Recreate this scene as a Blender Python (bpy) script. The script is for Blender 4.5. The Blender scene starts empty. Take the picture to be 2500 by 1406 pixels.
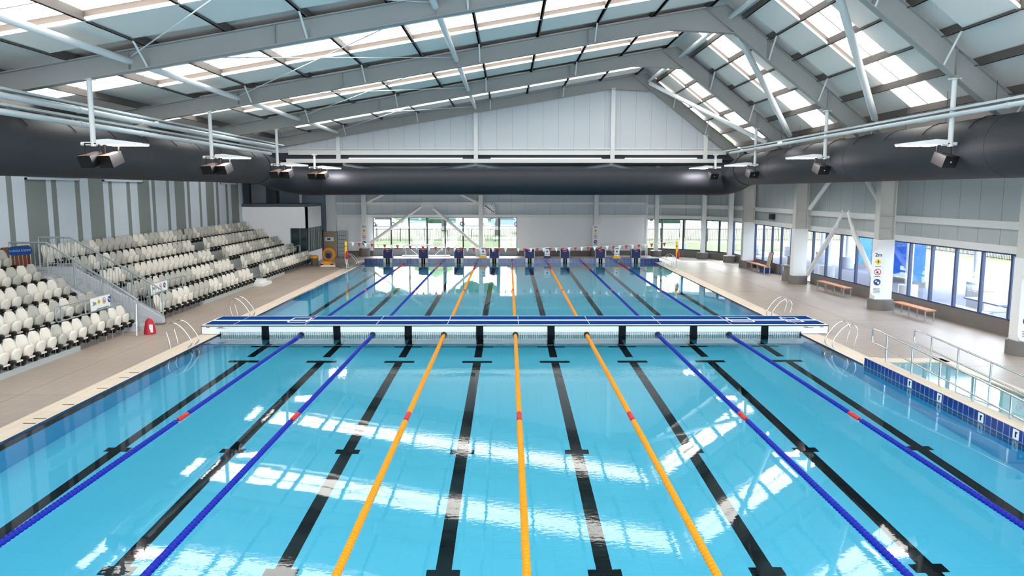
import bpy, bmesh, math, random
from mathutils import Vector, Matrix
random.seed(7)
S = bpy.context.scene
COL = S.collection
PI = math.pi

# ---------------------------------------------------------------- camera
cam = bpy.data.cameras.new('camera'); cam.sensor_width = 36; cam.lens = 1850/2500*36
cam.clip_end = 600
camo = bpy.data.objects.new('camera', cam); COL.objects.link(camo)
camo.location = (-0.236, 0, 5.01)
camo.rotation_euler = (math.radians(90-7.285), 0, math.radians(-0.258))
S.camera = camo
# ---------------------------------------------------------------- view, world, sun
S.view_settings.view_transform = 'Standard'; S.view_settings.look = 'None'
S.view_settings.exposure = 0.68; S.view_settings.gamma = 1; S.view_settings.use_curve_mapping = False
W = bpy.data.worlds.new('world'); S.world = W; W.use_nodes = True
wn = W.node_tree; bg = wn.nodes['Background']
sky = wn.nodes.new('ShaderNodeTexSky'); sky.sky_type = 'NISHITA'; sky.sun_disc = False
sky.sun_elevation = math.radians(32); sky.sun_rotation = 0; sky.air_density = 1.0; sky.dust_density = 2
mixw = wn.nodes.new('ShaderNodeMixRGB'); mixw.blend_type = 'MIX'; mixw.inputs[0].default_value = 0.55
mixw.inputs[2].default_value = (4.2, 4.6, 5.0, 1)
wn.links.new(sky.outputs[0], mixw.inputs[1]); wn.links.new(mixw.outputs[0], bg.inputs[0])
bg.inputs[1].default_value = 1.25
sun = bpy.data.lights.new('sun', 'SUN'); sun.energy = 7.0; sun.angle = math.radians(0.6); sun.color = (1, .96, .88)
suno = bpy.data.objects.new('sun', sun); COL.objects.link(suno)
suno.rotation_euler = (math.radians(-(90-31)), 0, math.radians(4))
SKY_E = 3.9
cy = S.cycles
cy.max_bounces = 9; cy.diffuse_bounces = 4; cy.glossy_bounces = 4; cy.transmission_bounces = 6
cy.transparent_max_bounces = 12; cy.caustics_reflective = False; cy.caustics_refractive = True
cy.blur_glossy = 0.2; cy.sample_clamp_indirect = 8; cy.sample_clamp_direct = 0
cy.use_denoising = True; cy.use_adaptive_sampling = True; cy.adaptive_threshold = 0.02

# ---------------------------------------------------------------- helpers
def lin(c):
    return tuple(((x/255)/12.92 if x/255 <= .04045 else ((x/255+.055)/1.055)**2.4) for x in c)
MATS = {}
def mat(name, rgb, rough=.6, metal=0, emit=None, es=0, spec=.5, noise=0, nscale=3, bump=0):
    if name in MATS: return MATS[name]
    m = bpy.data.materials.new(name); m.use_nodes = True; nt = m.node_tree
    b = nt.nodes['Principled BSDF']; c = lin(rgb)+(1,)
    b.inputs['Base Color'].default_value = c; b.inputs['Roughness'].default_value = rough
    b.inputs['Metallic'].default_value = metal; b.inputs['Specular IOR Level'].default_value = spec
    if emit:
        b.inputs['Emission Color'].default_value = lin(emit)+(1,); b.inputs['Emission Strength'].default_value = es
    if noise or bump:
        tc = nt.nodes.new('ShaderNodeTexCoord'); n = nt.nodes.new('ShaderNodeTexNoise')
        n.inputs['Scale'].default_value = nscale; n.inputs['Detail'].default_value = 3
        nt.links.new(tc.outputs['Object'], n.inputs['Vector'])
        if noise:
            mx = nt.nodes.new('ShaderNodeMixRGB'); mx.blend_type = 'MULTIPLY'; mx.inputs[0].default_value = noise
            cr = nt.nodes.new('ShaderNodeValToRGB'); cr.color_ramp.elements[0].position = .35; cr.color_ramp.elements[1].position = .7
            cr.color_ramp.elements[0].color = (.55, .55, .55, 1)
            nt.links.new(n.outputs['Fac'], cr.inputs[0]); mx.inputs[1].default_value = c
            nt.links.new(cr.outputs[0], mx.inputs[2]); nt.links.new(mx.outputs[0], b.inputs['Base Color'])
        if bump:
            bp = nt.nodes.new('ShaderNodeBump'); bp.inputs['Strength'].default_value = bump; bp.inputs['Distance'].default_value = .02
            nt.links.new(n.outputs['Fac'], bp.inputs['Height']); nt.links.new(bp.outputs[0], b.inputs['Normal'])
    MATS[name] = m; return m

def tile_mat(name, c1, c2, grout, w, h, axes='XZ', mortar=.012, rough=.3, offset=0.0, rot=0, grime=0, cmix=.5):
    """rectangular tiles laid on world axes"""
    m = bpy.data.materials.new(name); m.use_nodes = True; nt = m.node_tree
    b = nt.nodes['Principled BSDF']; b.inputs['Roughness'].default_value = rough
    g = nt.nodes.new('ShaderNodeNewGeometry'); sp = nt.nodes.new('ShaderNodeSeparateXYZ'); cb = nt.nodes.new('ShaderNodeCombineXYZ')
    nt.links.new(g.outputs['Position'], sp.inputs[0])
    nt.links.new(sp.outputs['XYZ'.index(axes[0])], cb.inputs[0]); nt.links.new(sp.outputs['XYZ'.index(axes[1])], cb.inputs[1])
    br = nt.nodes.new('ShaderNodeTexBrick'); br.offset = offset; br.squash = 1
    br.inputs['Scale'].default_value = 1; br.inputs['Brick Width'].default_value = w; br.inputs['Row Height'].default_value = h
    br.inputs['Mortar Size'].default_value = mortar; br.inputs['Mortar Smooth'].default_value = .1
    br.inputs['Color1'].default_value = lin(c1)+(1,); br.inputs['Color2'].default_value = lin(c2)+(1,); br.inputs['Mortar'].default_value = lin(grout)+(1,)
    nt.links.new(cb.outputs[0], br.inputs['Vector'])
    out = br.outputs['Color']
    if grime:
        n = nt.nodes.new('ShaderNodeTexNoise'); n.inputs['Scale'].default_value = .35; n.inputs['Detail'].default_value = 6
        nt.links.new(g.outputs['Position'], n.inputs['Vector'])
        cr = nt.nodes.new('ShaderNodeValToRGB'); cr.color_ramp.elements[0].position = .3; cr.color_ramp.elements[1].position = .75
        cr.color_ramp.elements[0].color = (1-grime, 1-grime, 1-grime, 1)
        nt.links.new(n.outputs['Fac'], cr.inputs[0])
        mx = nt.nodes.new('ShaderNodeMixRGB'); mx.blend_type = 'MULTIPLY'; mx.inputs[0].default_value = 1
        nt.links.new(out, mx.inputs[1]); nt.links.new(cr.outputs[0], mx.inputs[2]); out = mx.outputs[0]
    nt.links.new(out, b.inputs['Base Color'])
    MATS[name] = m; return m

class MB:
    """collects shapes into one mesh"""
    def __init__(s): s.v = []; s.f = []; s.m = []; s.mi = 0; s.sm = []
    def add(s, vs, fs, smooth=False):
        o = len(s.v); s.v += [tuple(v) for v in vs]
        for f in fs: s.f.append([i+o for i in f]); s.m.append(s.mi); s.sm.append(smooth)
        return s
    def box(s, x0, y0, z0, x1, y1, z1):
        if x0 > x1: x0, x1 = x1, x0
        if y0 > y1: y0, y1 = y1, y0
        if z0 > z1: z0, z1 = z1, z0
        return s.add([(x0,y0,z0),(x1,y0,z0),(x1,y1,z0),(x0,y1,z0),(x0,y0,z1),(x1,y0,z1),(x1,y1,z1),(x0,y1,z1)],
                     [(0,3,2,1),(4,5,6,7),(0,1,5,4),(1,2,6,5),(2,3,7,6),(3,0,4,7)])
    def tbox(s, c, size, M=None, taper=1.0):
        """box centred on c with optional rotation matrix and top taper"""
        hx, hy, hz = size[0]/2, size[1]/2, size[2]/2
        vs = []
        for z, t in ((-hz, 1), (hz, taper)):
            for x, y in ((-hx,-hy),(hx,-hy),(hx,hy),(-hx,hy)):
                p = Vector((x*t, y*t, z))
                if M is not None: p = M @ p
                vs.append(p+Vector(c))
        return s.add(vs, [(0,3,2,1),(4,5,6,7),(0,1,5,4),(1,2,6,5),(2,3,7,6),(3,0,4,7)])
    def prism(s, poly, axis, a, b):
        """poly of 2D points extruded along axis from a to b. axis X: (y,z); Y: (x,z); Z: (x,y)"""
        n = len(poly)
        def P(p, t):
            return (t, p[0], p[1]) if axis == 'X' else (p[0], t, p[1]) if axis == 'Y' else (p[0], p[1], t)
        vs = [P(p, a) for p in poly]+[P(p, b) for p in poly]
        fs = [list(range(n))[::-1], list(range(n, 2*n))]+[(i, (i+1) % n, (i+1) % n+n, i+n) for i in range(n)]
        return s.add(vs, fs)
    def tube(s, pts, r, seg=8, cap=True, smooth=True):
        pts = [Vector(p) for p in pts]; n = len(pts)
        rs = r if isinstance(r, (list, tuple)) else [r]*n
        rings = []; up = Vector((0, 0, 1))
        prev = None
        for i, p in enumerate(pts):
            d = (pts[min(i+1, n-1)]-pts[max(i-1, 0)]).normalized()
            if prev is None:
                a = d.cross(up)
                if a.length < 1e-3: a = d.cross(Vector((1, 0, 0)))
                a.normalize()
            else:
                a = (prev-d*prev.dot(d)).normalized()
            prev = a; b = d.cross(a)
            rings.append([p+(a*math.cos(2*PI*k/seg)+b*math.sin(2*PI*k/seg))*rs[i] for k in range(seg)])
        vs = [v for rg in rings for v in rg]; fs = []
        for i in range(n-1):
            for k in range(seg):
                k2 = (k+1) % seg; fs.append((i*seg+k, i*seg+k2, (i+1)*seg+k2, (i+1)*seg+k))
        s.add(vs, fs, smooth)
        if cap:
            s.add(rings[0], [list(range(seg))]); s.add(rings[-1], [list(range(seg))[::-1]])
        return s
    def cyl(s, c, r, z0, z1, seg=20, r2=None):
        return s.tube([(c[0], c[1], z0), (c[0], c[1], z1)], [r, r if r2 is None else r2], seg)
    def bar(s, p, q, w, h=None):
        """rectangular bar from p to q"""
        p, q = Vector(p), Vector(q); d = q-p; h = h or w
        M = d.to_track_quat('Z', 'Y').to_matrix()
        return s.tbox((p+q)/2, (w, h, d.length), M)
    def build(s, name, mats, parent=None, loc=None):
        me = bpy.data.meshes.new(name); me.from_pydata(s.v, [], s.f)
        for m in (mats if isinstance(mats, (list, tuple)) else [mats]): me.materials.append(m)
        me.polygons.foreach_set('material_index', s.m); me.polygons.foreach_set('use_smooth', s.sm)
        bm = bmesh.new(); bm.from_mesh(me); bmesh.ops.recalc_face_normals(bm, faces=bm.faces); bm.to_mesh(me); bm.free()
        o = bpy.data.objects.new(name, me); COL.objects.link(o)
        if parent: o.parent = parent
        if loc: o.location = loc
        return o
def tag(o, label, cat, group=None, kind=None):
    o['label'] = label
    if cat: o['category'] = cat
    if group: o['group'] = group
    if kind: o['kind'] = kind
    return o
def struct(o, label=None):
    o['kind'] = 'structure'
    if label: o['label'] = label
    return o
def empty(name, loc, label, cat, group=None, rz=0):
    o = bpy.data.objects.new(name, None); COL.objects.link(o); o.location = loc; o.rotation_euler.z = rz
    o.empty_display_size = .1
    return tag(o, label, cat, group)
def copy_tree(o, parent=None):
    c = o.copy(); COL.objects.link(c)
    if parent: c.parent = parent
    for ch in list(o.children): copy_tree(ch, c)
    return c
def text(s, size, name, m, parent, M, bold=0):
    cu = bpy.data.curves.new('t', 'FONT'); cu.body = s; cu.size = size; cu.align_x = 'CENTER'; cu.align_y = 'CENTER'; cu.extrude = .002; cu.offset = bold
    t = bpy.data.objects.new('t', cu); COL.objects.link(t)
    me = bpy.data.meshes.new_from_object(t); bpy.data.objects.remove(t)
    me.materials.clear(); me.materials.append(m)
    me.transform(M); o = bpy.data.objects.new(name, me); COL.objects.link(o); o.parent = parent
    return o
ORD = ['first','second','third','fourth','fifth','sixth','seventh','eighth','ninth','tenth','eleventh','twelfth','thirteenth','fourteenth','fifteenth','sixteenth','seventeenth','eighteenth','nineteenth','twentieth','twenty-first','twenty-second','twenty-third','twenty-fourth','twenty-fifth']
def disc(mb, c, r, t, axis, seg=24):
    d = {'X': (t, 0, 0), 'Y': (0, t, 0), 'Z': (0, 0, t)}[axis]
    mb.tube([c, (c[0]+d[0], c[1]+d[1], c[2]+d[2])], r, seg, smooth=False); return mb

# ---------------------------------------------------------------- materials
white = mat('white_paint', (232, 233, 232), .5)
steel_grey = mat('rafter_grey', (166, 166, 162), .55)
purlin_m = mat('galvanised_purlin', (88, 82, 78), .6)
panel_m = mat('roof_lining', (246, 238, 230), .7)
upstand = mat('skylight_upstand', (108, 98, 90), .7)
cream = mat('trim_white', (238, 236, 232), .6)
duct_m = mat('duct_fabric', (33, 38, 47), .62, noise=.25, nscale=.8)
black = mat('black_plastic', (9, 9, 10), .5)
galv = mat('galvanised_rail', (158, 166, 168), .4, .4)
chrome = mat('stainless', (205, 205, 205), .18, 1.0)
pipe_m = mat('pale_pipe', (196, 208, 212), .4)
seat_w = mat('seat_white', (226, 219, 208), .42)
seat_g = mat('seat_grey', (184, 181, 172), .45)
conc = mat('terrace_concrete', (172, 178, 178), .7, noise=.15, nscale=1.2)
conc_l = mat('stair_concrete', (196, 196, 202), .7, noise=.15, nscale=1.5)
step_w = mat('step_paint', (226, 230, 226), .65, noise=.1, nscale=2)
plinth_m = mat('plinth_concrete', (122, 116, 112), .8, noise=.2, nscale=3)
navy = mat('navy_cover', (22, 32, 92), .6)
blue_top = mat('blue_deck_grating', (6, 58, 124), .95, noise=.2, nscale=2, spec=.03)
red = mat('red', (176, 22, 40), .5)
yellow = mat('yellow', (250, 190, 20), .5)
orange = mat('orange', (240, 150, 20), .5)
timber = mat('timber', (205, 120, 66), .5, noise=.3, nscale=6)
brown = mat('brown_timber', (120, 62, 22), .5, noise=.3, nscale=5)
tan = mat('tan_laminate', (166, 142, 118), .5)
frame_navy = mat('window_frame', (58, 72, 108), .4)
frame_dark = mat('window_frame_dark', (26, 34, 42), .5)
sign_w = mat('sign_white', (236, 238, 240), .4)
ink = mat('sign_ink', (24, 34, 66), .5)
sblue = mat('sign_blue', (10, 60, 130), .5)
syel = mat('sign_yellow', (244, 206, 0), .5)
sred = mat('sign_red', (200, 40, 50), .5)
glow = mat('lamp_glow', (255, 250, 250), .5, emit=(255, 244, 244), es=42)
skyl = mat('skylight_sheet', (250, 250, 250), .5, emit=(255, 252, 246), es=SKY_E)
stripe_l = mat('wall_paint_pale', (206, 216, 226), .75)
stripe_d = mat('wall_paint_grey', (128, 136, 134), .75)
coping_m = tile_mat('coping_tile', (226, 208, 186), (220, 203, 182), (196, 180, 160), .6, .3, 'YX', .006, .5, grime=.1)
deck_m = tile_mat('deck_tile', (174, 158, 144), (169, 154, 141), (148, 134, 122), .3, .3, 'XY', .006, .42, grime=.16)
bluetile = tile_mat('blue_waterline_tile', (16, 38, 128), (14, 30, 108), (130, 150, 190), .1, .3, 'XZ', .008, .15)
bluetile_y = tile_mat('blue_waterline_tile_side', (16, 52, 140), (14, 42, 120), (130, 150, 190), .2, .28, 'YZ', .012, .15)
pool_m = tile_mat('pool_tile', (134, 224, 252), (133, 223, 251), (128, 219, 248), .5, .5, 'XY', .01, .4)
poolside_m = mat('pool_side_tile', (30, 196, 255), .4)
lineblack = mat('lane_line_black', (4, 12, 18), .6, spec=.1)
corr_m = tile_mat('wall_panel', (206, 212, 218), (203, 209, 215), (158, 166, 172), 1.0, 60, 'XZ', .01, .6)
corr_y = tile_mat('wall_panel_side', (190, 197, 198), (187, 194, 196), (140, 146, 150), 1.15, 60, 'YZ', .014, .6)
wallw = mat('lower_wall_white', (240, 240, 244), .6)
ctrl_m = mat('control_room_white', (238, 236, 240), .6)

def glass_mat():
    m = bpy.data.materials.new('window_glass'); m.use_nodes = True; nt = m.node_tree
    for n in list(nt.nodes):
        if n.type != 'OUTPUT_MATERIAL': nt.nodes.remove(n)
    out = nt.nodes['Material Output']; fr = nt.nodes.new('ShaderNodeMapRange'); fr.inputs['To Min'].default_value = .05; fr.inputs['To Max'].default_value = 1.0
    lw = nt.nodes.new('ShaderNodeLayerWeight'); lw.inputs['Blend'].default_value = .5
    pw = nt.nodes.new('ShaderNodeMath'); pw.operation = 'POWER'; pw.inputs[1].default_value = 5
    nt.links.new(lw.outputs['Facing'], pw.inputs[0]); nt.links.new(pw.outputs[0], fr.inputs['Value'])
    t = nt.nodes.new('ShaderNodeBsdfTransparent'); t.inputs[0].default_value = (.93, .96, .97, 1)
    g = nt.nodes.new('ShaderNodeBsdfGlossy'); g.inputs['Roughness'].default_value = .02
    mx = nt.nodes.new('ShaderNodeMixShader')
    nt.links.new(fr.outputs[0], mx.inputs[0]); nt.links.new(t.outputs[0], mx.inputs[1]); nt.links.new(g.outputs[0], mx.inputs[2])
    nt.links.new(mx.outputs[0], out.inputs[0]); return m
glass = glass_mat()
dark_glass = mat('dark_glass', (30, 48, 56), .08, spec=.8)

def water_mat():
    m = bpy.data.materials.new('pool_water'); m.use_nodes = True; nt = m.node_tree
    for n in list(nt.nodes):
        if n.type != 'OUTPUT_MATERIAL': nt.nodes.remove(n)
    out = nt.nodes['Material Output']
    rf = nt.nodes.new('ShaderNodeBsdfRefraction'); rf.inputs['IOR'].default_value = 1.33; rf.inputs['Roughness'].default_value = 0
    rf.inputs['Color'].default_value = (.655, .955, 1.0, 1)
    gl = nt.nodes.new('ShaderNodeBsdfGlossy'); gl.inputs['Roughness'].default_value = 0.015; gl.inputs['Color'].default_value = (1, 1, 1, 1)
    fr = nt.nodes.new('ShaderNodeFresnel'); fr.inputs['IOR'].default_value = 1.33
    g = nt.nodes.new('ShaderNodeNewGeometry')
    mp = nt.nodes.new('ShaderNodeMapping'); mp.inputs['Scale'].default_value = (1.0, 1.7, 1)
    n1 = nt.nodes.new('ShaderNodeTexNoise'); n1.inputs['Scale'].default_value = .9; n1.inputs['Detail'].default_value = 2
    n2 = nt.nodes.new('ShaderNodeTexNoise'); n2.inputs['Scale'].default_value = 7.5; n2.inputs['Detail'].default_value = 2
    n3 = nt.nodes.new('ShaderNodeTexNoise'); n3.inputs['Scale'].default_value = .13; n3.inputs['Detail'].default_value = 1
    nt.links.new(g.outputs['Position'], mp.inputs[0])
    for n in (n1, n2): nt.links.new(mp.outputs[0], n.inputs['Vector'])
    nt.links.new(g.outputs['Position'], n3.inputs['Vector'])
    cr = nt.nodes.new('ShaderNodeMapRange'); cr.inputs['From Min'].default_value = .42; cr.inputs['From Max'].default_value = .62
    cr.inputs['To Min'].default_value = .035; cr.inputs['To Max'].default_value = .34
    nt.links.new(n3.outputs['Fac'], cr.inputs['Value'])
    mu = nt.nodes.new('ShaderNodeMath'); mu.operation = 'MULTIPLY'; nt.links.new(n2.outputs['Fac'], mu.inputs[0]); nt.links.new(cr.outputs[0], mu.inputs[1])
    ad = nt.nodes.new('ShaderNodeMath'); ad.operation = 'MULTIPLY_ADD'; nt.links.new(n1.outputs['Fac'], ad.inputs[0]); ad.inputs[1].default_value = .42; nt.links.new(mu.outputs[0], ad.inputs[2])
    bp = nt.nodes.new('ShaderNodeBump'); bp.inputs['Strength'].default_value = 1; bp.inputs['Distance'].default_value = .0021
    nt.links.new(ad.outputs[0], bp.inputs['Height'])
    for n in (rf, gl, fr): nt.links.new(bp.outputs[0], n.inputs['Normal'])
    mx = nt.nodes.new('ShaderNodeMixShader')
    nt.links.new(fr.outputs[0], mx.inputs[0]); nt.links.new(rf.outputs[0], mx.inputs[1]); nt.links.new(gl.outputs[0], mx.inputs[2])
    nt.links.new(mx.outputs[0], out.inputs[0]); return m
water = water_mat()

# ================================================================ SETTING
PX0, PX1, PY0, PY1 = -10.4, 10.05, 1.2, 53.3
RX0, RX1 = 10.42, 12.45           # entry ramp trough
RY = 21.9
DZ = .03
b = MB()
b.box(-19, -4, -.5, PX0-.6, 59.2, DZ)
b.box(PX0-.6, -4, -.5, 18, PY0-.3, DZ)
b.box(PX0-.6, PY1+1.4, -.5, PX1+.6, 59.2, DZ)
b.box(PX1+.6, RY+.35, -.5, 18, 59.2, DZ)
b.box(RX1+.35, PY0-.3, -.5, 18, RY+.35, DZ)
struct(b.build('floor', deck_m), 'greige tiled concourse around the pool')
# copings
b = MB(); b.box(PX0-.6, PY0-.3, -.5, PX0, PY1, DZ+.004); b.box(PX0, PY0-.3, -.5, PX1+.4, PY0, DZ+.004)
b.box(PX1, RY+.35, -.5, PX1+.6, PY1, DZ+.004); b.box(PX1+.6, RY+.35, -.5, RX1+.35, RY+.36, DZ+.004)
struct(b.build('trim_1', coping_m), 'beige tiled coping along the pool edge')
b = MB()
for y in (20.52, 19.97, 18.86, 17.36, 16.27, 15.91): b.box(-10.72, y-.02, DZ, -10.45, y+.02, DZ+.008)
struct(b.build('trim_2', mat('drain_slot', (70, 62, 56), .7)), 'dark depth slots in the left coping')
# expansion joints in the floor
b = MB()
b.box(-12.3, 0, DZ, -12.285, 50, DZ+.002); b.box(12.98, RY, DZ, 13.0, 50, DZ+.002)
for y in (18.2, 26, 34.5, 43): b.box(-13.6, y, DZ, -11.05, y+.012, DZ+.002); b.box(10.7, y+3, DZ, 15.4, y+3.012, DZ+.002)
struct(b.build('trim_3', mat('joint', (140, 130, 120), .8)), 'thin joint lines in the deck tiles')

# pool basin
b = MB(); Zf = -1.8
b.add([(PX0, PY0, Zf), (PX1, PY0, Zf), (PX1, PY1, Zf), (PX0, PY1, Zf)], [(0, 1, 2, 3)])
basin = struct(b.build('pool_basin', pool_m), 'long tiled swimming pool basin with black lane lines')
b = MB()
b.box(PX0-.3, PY0, Zf, PX0, PY1, DZ); b.box(PX1, PY0, Zf, PX1+.3, PY1, -.02); b.box(PX0-.3, PY0-.3, Zf, PX1+.3, PY0, DZ); b.box(PX0-.3, PY1, Zf, PX1+.3, PY1+.3, DZ)
b.build('pool_wall', poolside_m, basin)
b = MB(); b.box(PX0, PY0, -.08, PX0+.012, PY1, DZ+.002); b.box(PX1-.012, RY-.4, -.08, PX1, PY1, DZ+.002)
b.build('waterline_strip', mat('dark_edge_tile', (22, 52, 96), .3), basin)
for k in range(8):
    x = -8.75+2.5*k; b = MB(); z = Zf+.004
    def q(x0, y0, x1, y1): b.add([(x0, y0, z), (x1, y0, z), (x1, y1, z), (x0, y1, z)], [(0, 1, 2, 3)])
    q(x-.125, 3.2, x+.125, 10.9); q(x-.125, 11.15, x+.125, 15.83); q(x-.125, 16.08, x+.125, 23.75)
    q(x-.26, 10.9, x+.26, 11.15); q(x-.26, 15.83, x+.26, 16.08); q(x-.48, 23.75, x+.48, 24.02)
    q(x-.125, 24.5, x+.125, 26.0); q(x-.48, 26.0, x+.48, 26.14); q(x-.125, 26.14, x+.125, 51.3)
    z += .002
    for y, w in ((36.2, .28), (37.8, .28), (49.3, .45), (50.8, .45)): q(x-w, y-.06, x+w, y+.06)
    b.build('lane_marking', lineblack, basin)
# headwall at the far end
b = MB(); b.box(PX0, PY1, -.5, PX1+.35, PY1+1.4, .3)
hw = struct(b.build('pool_headwall', deck_m), 'raised tiled end platform under the starting blocks')
b = MB(); b.box(PX0, PY1-.012, -.6, PX1+.35, PY1, .29); b.build('tile_face', bluetile, hw)
# entry ramp at the right
b = MB(); b.box(PX1, 1.0, -.0, RX0, RY-.5, .25); b.box(RX0, RY-.15, -.5, RX1+.3, RY+.35, DZ+.004); b.box(PX1, RY-.5, -.02, RX0, RY+.35, DZ+.004)
b.box(RX1, 1.0, -.5, RX1+.35, RY+.35, DZ+.004)
struct(b.build('trim_4', coping_m), 'yellowish coping around the entry ramp')
b = MB(); b.box(PX1-.012, 1.2, -.5, PX1, RY-.5, .24)
tf = struct(b.build('trim_5', bluetile_y), 'dark blue tile band on the ramp wall facing the pool')
b = MB()
for y in (18.9, 17.55, 15.95, 14.8): b.box(PX1-.02, y-.09, .02, PX1-.012, y+.09, .22)
mk = b.build('depth_marker', sign_w, tf)
b = MB()
for y in (18.9, 17.55, 15.95, 14.8): b.box(PX1-.024, y-.05, .15, PX1-.019, y+.02, .18); b.box(PX1-.024, y-.02, .06, PX1-.019, y+.02, .18)
b.build('depth_figure', ink, tf)
b = MB(); b.add([(RX0, 1, -1.3), (RX1, 1, -1.3), (RX1, RY-.15, -.05), (RX0, RY-.15, -.05)], [(0, 1, 2, 3)])
struct(b.build('ramp_floor', mat('ramp_tile', (225, 232, 230), .5)), 'pale sloping floor of the entry ramp')
# water
def sheet(x0, y0, x1, y1, z):
    b = MB(); b.add([(x0, y0, z), (x1, y0, z), (x1, y1, z), (x0, y1, z)], [(0, 1, 2, 3)]); return b
o = sheet(PX0, PY0, PX1, PY1, 0).build('pool_water', water); tag(o, 'clear turquoise water filling the long swimming pool', 'water', kind='stuff')
o = sheet(RX0, 1, RX1, RY-.15, .0).build('ramp_water', water); tag(o, 'shallow water over the entry ramp beside the steel handrails', 'water', kind='stuff')

# ---------------------------------------------------------------- roof
def Lb(X): return 11.5+.172*(X-6.4)
def Rb(X): return 11.35-.78*(X-8.94)
XR = 8.65; XL_ = -18.5; XE = 16.9
def Lt(X): return Lb(X)+.61
def Rt(X): return Rb(X)+.84
XRT = (11.35+.84+.78*8.94-11.5-.61+.172*6.4)/(.172+.78)
FR = [-4.2, 4.8, 13.8, 22.8, 31.8, 40.8, 49.8]
LP = [3.26, .93, -1.4, -3.73, -6.06, -8.39, -10.72, -13.05, -15.38, -17.7, 5.6, 7.9]
LP = sorted(LP)
RP = [9.3, 10.35, 11.4, 12.45, 13.5, 14.55, 15.6, 16.6]
up = MB()
for i, f in enumerate(FR[:-1]):
    pass
def slopeq(mb, side, x0, x1, y0, y1, off, th):
    F = Lt if side == 'L' else Rt
    a, c = F(x0)+off, F(x1)+off
    mb.add([(x0, y0, a), (x1, y0, c), (x1, y1, c), (x0, y1, a), (x0, y0, a+th), (x1, y0, c+th), (x1, y1, c+th), (x0, y1, a+th)],
           [(0,3,2,1),(4,5,6,7),(0,1,5,4),(1,2,6,5),(2,3,7,6),(3,0,4,7)])
for side, xa, xb in (('L', XL_, XRT), ('R', XRT, XE)):
    b = MB(); n = 1
    ys = FR[0]
    prev = -4.5
    for f in FR[:-1]:
        slopeq(b, side, xa, xb, prev, f+3.3, .27, .12); prev = f+5.6
    slopeq(b, side, xa, xb, prev, 50.2, .27, .12)
    # low end beyond the last skylight and ridge edge strips
    struct(b.build('ceiling', panel_m), 'pale roof sheeting, %s slope' % ('long left' if side == 'L' else 'steep right'))
    # dropped lining panels between purlins
    P = LP if side == 'L' else RP
    Q = [p for p in P if -13.1 < p < 12.5]
    for f in FR[:-1]:
        b = MB()
        for i in range(len(Q)-1):
            x0, x1 = Q[i]+.04, Q[i+1]-.04
            if f < 0 : continue
            slopeq(b, side, x0, x1, f+.35, f+3.1, .04, .1)
            slopeq(b, side, x0, x1, f+5.72, f+8.0, .04, .1)
        if f > 0:
            struct(b.build('ceiling', panel_m), 'row of ceiling lining panels between purlins')
            b = MB()
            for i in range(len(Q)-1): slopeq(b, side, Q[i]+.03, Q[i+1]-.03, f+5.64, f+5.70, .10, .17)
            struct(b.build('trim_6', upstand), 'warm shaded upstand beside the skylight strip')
            b = MB(); slopeq(b, side, Q[0], Q[-1], f+5.60, f+5.72, -.005, .1)
            struct(b.build('trim_7', cream), 'bright white edge angle beside the skylight strip')
n = 1
for i, f in enumerate(FR[:-1]):
    for side, xa, xb in (('L', -17.7, XRT-.3), ('R', XRT+.3, 14.6)):
        b = MB(); 
        slopeq(b, side, xa, xb, f+3.3, f+4.42, .25, .02); slopeq(b, side, xa, xb, f+4.48, f+5.6, .25, .02)
        w = struct(b.build('window_%d' % n, skyl), 'glowing translucent skylight strip'); n += 1
        b = MB(); slopeq(b, side, xa, xb, f+4.42, f+4.48, .235, .05); b.build('glazing_bar', steel_grey, w)
        b = MB()
        if side == 'L': slopeq(b, 'L', XL_, xa, f+3.3, f+5.6, .27, .12); slopeq(b, 'L', xb, XRT, f+3.3, f+5.6, .27, .12)
        else: slopeq(b, 'R', xb, XE, f+3.3, f+5.6, .27, .12); slopeq(b, 'R', XRT, xa, f+3.3, f+5.6, .27, .12)
        struct(b.build('ceiling', panel_m), 'roof sheeting closing the end of a skylight')
# purlins
for i, x in enumerate(LP):
    b = MB(); z = Lt(x)
    b.box(x-.03, -4.4, z, x+.03, 50, z+.25); b.box(x-.03, -4.4, z, x+.08, 50, z+.03)
    tag(b.build('roof_purlin', purlin_m), 'dark steel purlin on the long left roof slope, %s up from the left eave' % ORD[i], 'purlin', 'purlins of the left roof slope')
for i, x in enumerate(RP):
    b = MB(); z = Rt(x)
    b.box(x-.03, -4.4, z, x+.03, 50, z+.25); b.box(x-.08, -4.4, z, x+.03, 50, z+.03)
    tag(b.build('roof_purlin', purlin_m), 'dark steel purlin on the steep right roof slope, %s down from the ridge' % ORD[i], 'purlin', 'purlins of the right roof slope')
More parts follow.
